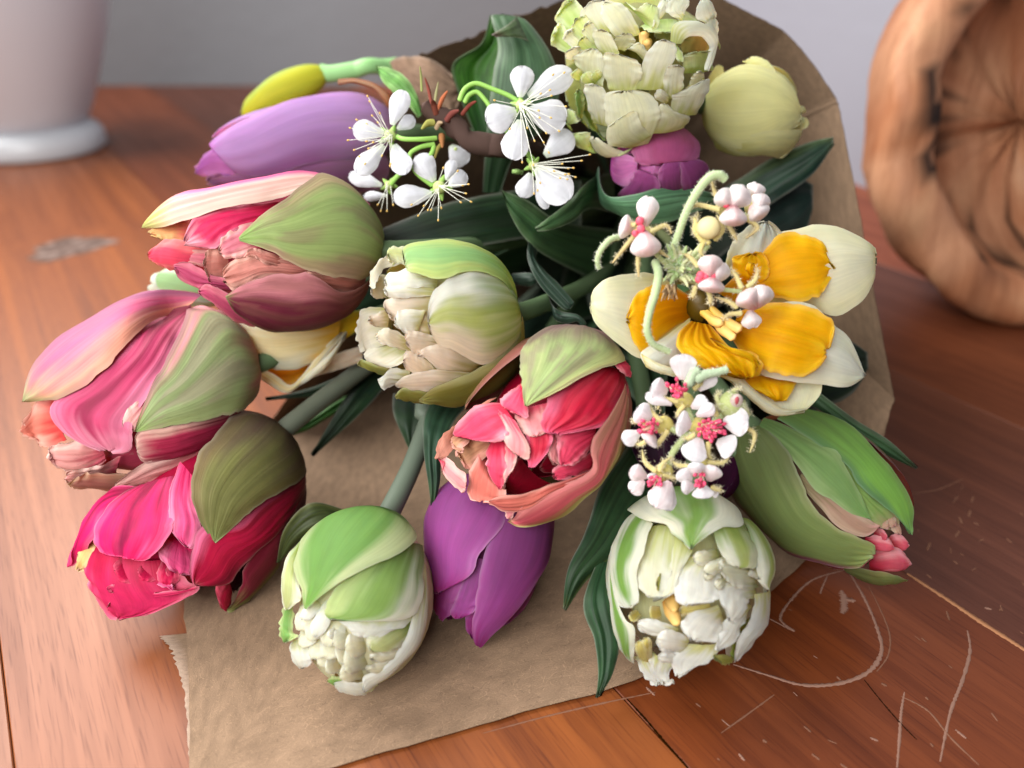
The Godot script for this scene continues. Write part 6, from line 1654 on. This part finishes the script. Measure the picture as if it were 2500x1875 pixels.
func pear_cluster_lower():
	var V := {"ox": 1480.0, "oy": 840.0, "s": 4.0, "d": 0.27}
	var T := thing("pear_blossom", "cluster of open white blossom with pink stamens below the large daffodil", "blossom branch", vp(V, 880, 980, 4), "pear blossom clusters")
	var w := {"m": c8(240, 238, 242), "e": c8(244, 243, 246), "b": c8(240, 226, 226), "bu": .2, "st": .03}
	var wp := {"m": c8(246, 236, 238), "e": c8(248, 244, 246), "b": c8(240, 214, 220), "bu": .3, "st": .03}
	var yel := c8(208, 196, 134)
	var fuzz := c8(176, 190, 138)
	var fil := c8(238, 214, 190)
	var rose := c8(214, 78, 112)
	var flowers := [
		{"c": [690, 430], "cup": [760, 560], "p": [[[745, 350], [755, 95], 235, -2, -6, .002, 0], [[600, 470], [440, 410], 190, -1, -5, .004, 0], [[900, 450], [1050, 270], 170, 0, -3, .003, 0], [[640, 590], [380, 500], 110, -3, -2, .004, 0]],
			"n": 26, "rx": 110, "ry": 90, "cal": [[700, 560, 560, 540, 500, 640], [760, 600, 700, 680, 740, 720], [860, 440, 980, 340, 1180, 250], [780, 400, 830, 300, 900, 240]]},
		{"c": [400, 800], "cup": [560, 790], "p": [[[440, 730], [290, 640], 200, -2, -5, .005, 0], [[340, 860], [160, 950], 150, 0, -3, .002, 0], [[470, 880], [390, 960], 190, -4, -6, .006, 1]],
			"n": 22, "rx": 110, "ry": 80, "cal": [[540, 760, 440, 660, 400, 590], [600, 850, 520, 960, 480, 990], [440, 900, 340, 980, 280, 960], [400, 760, 290, 760, 270, 740]]},
		{"c": [1030, 830], "cup": [900, 800], "p": [[[830, 800], [690, 760], 230, -3, -6, .003, 0], [[830, 620], [990, 540], 140, -4, -8, .003, 0], [[880, 700], [1060, 610], 130, -6, -10, .003, 0], [[1140, 760], [1390, 760], 250, -2, -5, .003, 0], [[1080, 950], [1260, 1030], 220, 0, -4, .003, 0], [[920, 920], [820, 1140], 230, -3, -7, .003, 0]],
			"n": 40, "rx": 140, "ry": 120, "cal": [[860, 880, 800, 920, 760, 900], [1000, 960, 1000, 1080, 1040, 1120], [1320, 800, 1440, 860, 1440, 960, 1400, 1060], [1080, 700, 1060, 640, 1080, 620]]},
		{"c": [920, 1320], "cup": [960, 1200], "p": [[[880, 1290], [880, 1150], 150, -6, -9, .005, 0], [[820, 1370], [730, 1220], 160, -1, -4, .004, 0], [[870, 1390], [730, 1400], 130, -3, -6, .004, 0], [[1000, 1340], [1060, 1190], 180, -2, -6, .005, 1], [[940, 1370], [950, 1510], 190, -2, -5, .003, 0], [[1020, 1440], [1100, 1470], 80, 2, 0, .001, 0]],
			"n": 18, "rx": 90, "ry": 70, "cal": [[1000, 1160, 1130, 1160, 1200, 1110], [800, 1200, 700, 1180, 640, 1140], [1030, 1400, 1100, 1420, 1130, 1420]]},
		{"c": [470, 1360], "cup": [560, 1250], "p": [[[400, 1300], [230, 1230], 150, -1, -4, .004, 1], [[370, 1330], [240, 1450], 150, 0, -2, .002, 1], [[620, 1340], [480, 1600], 230, -5, -9, .005, 1], [[640, 1380], [600, 1630], 130, -1, -3, .003, 0], [[490, 1270], [400, 1310], 60, -2, -4, .002, 0]],
			"n": 14, "rx": 70, "ry": 90, "cal": [[480, 1240, 380, 1150, 350, 1030], [560, 1280, 640, 1300, 690, 1320], [520, 1240, 560, 1160, 640, 1100]]}]
	for f in flowers:
		var fl := sub(T, "blossom", vp(V, f.c[0], f.c[1], 0))
		for p in f.p:
			bloom_petal(fl, V, p[0], p[1], p[2] * 1.12, p[3], p[4], w if p[6] == 0 else wp, p[5] * 0.4, {"th": .0002, "rag": .03, "nu": 18, "nv": 14, "wave": .0003})
		var list := []
		for k in f.n:
			var an := rng.randf() * TAU
			var rr := sqrt(rng.randf())
			list.append([f.c[0] + cos(an) * rr * f.rx, f.c[1] + sin(an) * rr * f.ry])
		var a := [lerpf(f.c[0], f.cup[0], 0.6), lerpf(f.c[1], f.cup[1], 0.6)]
		stamen_tuft(fl, V, a, -1.0, list, fil, rose, 0.0002, 0.00085)
		spiky_calyx(fl, V, f.cal, yel, c8(200, 190, 140))
		var cg := Geo.new()
		ball(cg, vp(V, f.cup[0], f.cup[1], 3), Basis.from_scale(Vector3(1, 1, 0.8) * 0.0036), c8(206, 196, 120), 8, 12)
		hairs(cg, [vp(V, f.cup[0] - 60, f.cup[1] - 60, 2), vp(V, f.cup[0] + 60, f.cup[1] + 60, 2)], 0.0032, 120, 0.0013, c8(226, 214, 170))
		put(fl, "calyx", cg, mats.fuzz)
	# the closed green bud at the right
	var sh := sub(T, "closed_bud", vp(V, 1220, 570, 0))
	var sg := Geo.new()
	ball(sg, vp(V, 1215, 590, -1), Basis.from_scale(Vector3(0.0045, 0.0050, 0.0044)), c8(176, 188, 130), 10, 14)
	hairs(sg, [vp(V, 1130, 520, -3), vp(V, 1300, 660, -3)], 0.0044, 260, 0.0013, c8(220, 224, 196))
	put(sh, "bud", sg, mats.fuzz)
	var eg := Geo.new()
	ball(eg, vp(V, 1270, 555, -5), Basis.from_scale(Vector3(0.0024, 0.0028, 0.0018)), c8(222, 206, 200), 8, 10)
	ball(eg, vp(V, 1275, 555, -6.4), Basis.from_scale(Vector3(0.0009, 0.0018, 0.0008)), c8(196, 96, 104), 6, 8)
	put(sh, "petal_tips", eg, mats.blossom_petal)
	spiky_calyx(sh, V, [[1140, 640, 1080, 520, 1120, 470], [1200, 500, 1260, 450, 1310, 440], [1330, 560, 1360, 640, 1410, 690]], c8(178, 186, 130), c8(206, 204, 160))
	# stalks
	for q in [[740, 940, 640, 1080, 610, 1240], [900, 900, 940, 1060, 950, 1190], [760, 560, 820, 700, 880, 860], [560, 790, 680, 850, 820, 900], [1200, 640, 1080, 740, 960, 840], [850, 900, 760, 920, 690, 1000]]:
		hairy_stalk(T, V, [vp(V, q[0], q[1], 3), vp(V, q[2], q[3], 2), vp(V, q[4], q[5], 3)], 0.0012, fuzz, 140)
	hairy_stalk(T, V, [vp(V, 900, 880, 5), vp(V, 880, 900, 14), vp(V, 820, 860, 40), vp(V, 600, 200, 300), vp(V, 340, -1300, 560)], 0.003, c8(110, 120, 84), 30)
	for q in [[[800, 400], [850, 290], [900, 250]], [[880, 350], [960, 300], [1060, 280], [1180, 250]]]:
		var ps := []
		for e in q:
			ps.append(vp(V, e[0], e[1], -6))
		hairy_stalk(T, V, ps, 0.0017, c8(170, 190, 160), 160)

# ---------------------------------------------------------------- loose leaves

func leaf(label: String, rows: Array, depth: float, pal: Dictionary, o := {}):
	var T := thing("tulip_leaf", label, "leaf", pt(rows[0][0], rows[0][1], depth + rows[0][4] * 0.001), "tulip leaves of the bouquet")
	var oo := {"mat": "leaf", "bulge": .003, "crease": .0015, "th": .0005, "nu": 30, "nv": 14, "rag": .012}
	oo.merge(o, true)
	free_patch(T, "blade", rows, depth, pal, oo)

func make_leaves():
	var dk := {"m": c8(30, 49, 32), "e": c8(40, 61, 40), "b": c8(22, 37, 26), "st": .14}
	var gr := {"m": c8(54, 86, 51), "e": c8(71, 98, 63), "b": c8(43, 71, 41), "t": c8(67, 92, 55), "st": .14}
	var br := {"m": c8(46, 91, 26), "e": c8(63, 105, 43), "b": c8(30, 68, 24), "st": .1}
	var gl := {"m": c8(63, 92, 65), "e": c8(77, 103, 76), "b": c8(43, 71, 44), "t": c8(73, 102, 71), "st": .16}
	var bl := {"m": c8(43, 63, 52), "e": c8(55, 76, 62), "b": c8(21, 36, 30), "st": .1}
	leaf("bright green tulip leaf, the back half of the folded leaf at the top", [[1160, 330, 1210, 330, 12], [1118, 222, 1206, 225, 4], [1108, 155, 1216, 170, 2], [1176, 108, 1230, 104, 0], [1198, 36, 1228, 60, -2]], 0.378, br, {"bulge": -.004})
	leaf("grey green tulip leaf bent forward with a brown tip beside the white top tulip", [[1178, 470, 1222, 470, 10], [1184, 370, 1262, 370, 2], [1192, 275, 1345, 300, -4], [1204, 180, 1366, 205, -8], [1216, 112, 1345, 132, -8], [1200, 52, 1302, 68, -6], [1200, 32, 1270, 38, -3]], 0.37, gl, {"bulge": .007, "ridge": .001, "crease": .002, "round": .08})
	leaf("pointed brown tipped end of the bent leaf at the top", [[1262, 40, 1290, 100, -12], [1236, 62, 1262, 92, -16], [1200, 84, 1210, 90, -18]], 0.365, {"m": c8(73, 90, 61), "t": c8(71, 49, 40), "tu": .6}, {"bulge": .002, "nu": 12, "nv": 8})
	leaf("dark green tulip leaf running behind the plum blossom into the bunch", [[930, 560, 925, 650, 4], [1080, 500, 1080, 620, 6], [1220, 470, 1230, 590, 12], [1420, 440, 1420, 560, 40]], 0.36, dk, {})
	leaf("short green leaf with a pale turned edge under the plum blossom", [[1500, 560, 1480, 700, 80], [1370, 540, 1340, 630, 14], [1290, 490, 1280, 580, 0], [1240, 470, 1244, 520, -4], [1226, 464, 1230, 476, -5]], 0.345, gr, {"bulge": .003})
	leaf("narrow green leaf with a brown tip pointing down to the left in the middle", [[1500, 420, 1500, 520, 70], [1440, 440, 1440, 510, 18], [1390, 490, 1400, 540, 6], [1340, 530, 1350, 560, -2], [1306, 556, 1312, 564, -4]], 0.335, gr, {})
	leaf("dusky blue green folded leaf in the dark middle of the bunch", [[1310, 520, 1360, 560, 70], [1290, 590, 1310, 620, 16], [1290, 640, 1330, 660, 6], [1320, 700, 1362, 690, 0], [1372, 752, 1396, 730, -4], [1390, 756, 1402, 742, -4]], 0.33, bl, {"bulge": .003})
	leaf("small curled grey green leaf end above the coral tulip", [[1330, 690, 1380, 720, 40], [1345, 740, 1350, 770, 4], [1370, 760, 1378, 790, 0], [1410, 768, 1410, 785, -4], [1432, 790, 1416, 800, -4], [1416, 802, 1408, 796, -3]], 0.325, bl, {"bulge": .002, "crease": 0})
	leaf("dark leaf hanging behind the white centre tulip in the shade", [[1250, 668, 1250, 690, 10], [1290, 666, 1290, 700, 2], [1320, 672, 1310, 690, 0]], 0.35, bl, {"crease": 0})
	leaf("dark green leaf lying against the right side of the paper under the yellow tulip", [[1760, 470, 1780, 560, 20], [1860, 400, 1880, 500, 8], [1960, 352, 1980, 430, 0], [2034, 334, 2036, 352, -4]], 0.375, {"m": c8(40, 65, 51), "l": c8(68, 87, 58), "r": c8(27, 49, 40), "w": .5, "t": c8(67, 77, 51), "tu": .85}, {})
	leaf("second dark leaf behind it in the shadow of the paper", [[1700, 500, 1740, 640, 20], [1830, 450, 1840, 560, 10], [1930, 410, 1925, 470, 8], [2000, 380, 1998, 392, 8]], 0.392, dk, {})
	leaf("narrow green blade pointing to the lower right beyond the green bud", [[1930, 900, 1920, 960, 20], [2010, 965, 1998, 1000, 2], [2090, 1025, 2076, 1058, -6], [2170, 1075, 2158, 1108, -10], [2240, 1142, 2236, 1146, -8]], 0.335, {"m": c8(57, 85, 56), "l": c8(74, 98, 68), "r": c8(51, 77, 52), "t": c8(77, 73, 55), "tu": .92, "st": .12}, {"bulge": .004})
	leaf("broad dark leaf between the coral and white tulips, its tip bent down", [[1540, 1080, 1640, 1160, 20], [1470, 1180, 1590, 1260, 8], [1428, 1300, 1510, 1350, -2], [1386, 1390, 1428, 1424, -8], [1374, 1484, 1382, 1492, -9]], 0.305, {"m": c8(35, 60, 37), "r": c8(77, 99, 51), "l": c8(37, 63, 40), "w": .75, "q": .12, "t": c8(79, 92, 49), "tu": .9}, {"bulge": .004})
	leaf("long dark green leaf hanging over the front edge of the paper beside the white tulip", [[1470, 1340, 1500, 1380, 14], [1424, 1470, 1494, 1440, 2], [1450, 1560, 1512, 1560, -4], [1460, 1640, 1498, 1640, -8], [1455, 1704, 1466, 1698, -10]], 0.288, {"m": c8(37, 65, 40), "e": c8(46, 74, 48), "t": c8(58, 79, 49), "tu": .85}, {"bulge": .003})
	leaf("bluish green leaf hanging between the grey stem and the coral tulip", [[1060, 960, 1150, 980, 24], [1034, 1020, 1108, 1030, 6], [1034, 1100, 1080, 1100, -2], [1044, 1170, 1074, 1180, -4], [1053, 1234, 1060, 1236, -5]], 0.318, {"m": c8(40, 65, 49), "e": c8(55, 79, 61), "t": c8(55, 79, 43), "tu": .7}, {"bulge": .003})
	leaf("olive green leaf arching behind the left of the white tulip on the paper", [[676, 1374, 684, 1372, 4], [690, 1300, 724, 1330, 2], [730, 1245, 776, 1300, 2], [775, 1226, 830, 1290, 4], [846, 1246, 860, 1290, 8]], 0.318, {"m": c8(58, 68, 35), "l": c8(90, 97, 56), "r": c8(51, 61, 30), "w": .7, "q": .15}, {"bulge": .004})
	leaf("dark narrow leaf with its tip to the left under the half hidden daffodil", [[1000, 850, 990, 930, 30], [870, 900, 870, 960, 10], [760, 946, 760, 970, 0], [648, 972, 650, 977, -3]], 0.368, dk, {})
	leaf("bright green narrow blade lying on the paper behind the magenta tulip", [[900, 930, 920, 960, 20], [820, 980, 836, 1000, 6], [740, 1030, 752, 1050, 0], [692, 1042, 706, 1062, -2]], 0.372, {"m": c8(51, 98, 37), "e": c8(67, 110, 49)}, {"bulge": .002})
	leaf("dark pointed leaf with its tip down above the bare paper", [[900, 900, 960, 920, 20], [850, 960, 900, 990, 8], [800, 1040, 826, 1060, 2], [760, 1110, 764, 1114, 0]], 0.365, dk, {})
	leaf("dark leaf under the white centre tulip", [[960, 960, 1080, 960, 20], [960, 1010, 1060, 1020, 10], [990, 1080, 1020, 1080, 6], [1006, 1110, 1010, 1112, 6]], 0.345, dk, {})
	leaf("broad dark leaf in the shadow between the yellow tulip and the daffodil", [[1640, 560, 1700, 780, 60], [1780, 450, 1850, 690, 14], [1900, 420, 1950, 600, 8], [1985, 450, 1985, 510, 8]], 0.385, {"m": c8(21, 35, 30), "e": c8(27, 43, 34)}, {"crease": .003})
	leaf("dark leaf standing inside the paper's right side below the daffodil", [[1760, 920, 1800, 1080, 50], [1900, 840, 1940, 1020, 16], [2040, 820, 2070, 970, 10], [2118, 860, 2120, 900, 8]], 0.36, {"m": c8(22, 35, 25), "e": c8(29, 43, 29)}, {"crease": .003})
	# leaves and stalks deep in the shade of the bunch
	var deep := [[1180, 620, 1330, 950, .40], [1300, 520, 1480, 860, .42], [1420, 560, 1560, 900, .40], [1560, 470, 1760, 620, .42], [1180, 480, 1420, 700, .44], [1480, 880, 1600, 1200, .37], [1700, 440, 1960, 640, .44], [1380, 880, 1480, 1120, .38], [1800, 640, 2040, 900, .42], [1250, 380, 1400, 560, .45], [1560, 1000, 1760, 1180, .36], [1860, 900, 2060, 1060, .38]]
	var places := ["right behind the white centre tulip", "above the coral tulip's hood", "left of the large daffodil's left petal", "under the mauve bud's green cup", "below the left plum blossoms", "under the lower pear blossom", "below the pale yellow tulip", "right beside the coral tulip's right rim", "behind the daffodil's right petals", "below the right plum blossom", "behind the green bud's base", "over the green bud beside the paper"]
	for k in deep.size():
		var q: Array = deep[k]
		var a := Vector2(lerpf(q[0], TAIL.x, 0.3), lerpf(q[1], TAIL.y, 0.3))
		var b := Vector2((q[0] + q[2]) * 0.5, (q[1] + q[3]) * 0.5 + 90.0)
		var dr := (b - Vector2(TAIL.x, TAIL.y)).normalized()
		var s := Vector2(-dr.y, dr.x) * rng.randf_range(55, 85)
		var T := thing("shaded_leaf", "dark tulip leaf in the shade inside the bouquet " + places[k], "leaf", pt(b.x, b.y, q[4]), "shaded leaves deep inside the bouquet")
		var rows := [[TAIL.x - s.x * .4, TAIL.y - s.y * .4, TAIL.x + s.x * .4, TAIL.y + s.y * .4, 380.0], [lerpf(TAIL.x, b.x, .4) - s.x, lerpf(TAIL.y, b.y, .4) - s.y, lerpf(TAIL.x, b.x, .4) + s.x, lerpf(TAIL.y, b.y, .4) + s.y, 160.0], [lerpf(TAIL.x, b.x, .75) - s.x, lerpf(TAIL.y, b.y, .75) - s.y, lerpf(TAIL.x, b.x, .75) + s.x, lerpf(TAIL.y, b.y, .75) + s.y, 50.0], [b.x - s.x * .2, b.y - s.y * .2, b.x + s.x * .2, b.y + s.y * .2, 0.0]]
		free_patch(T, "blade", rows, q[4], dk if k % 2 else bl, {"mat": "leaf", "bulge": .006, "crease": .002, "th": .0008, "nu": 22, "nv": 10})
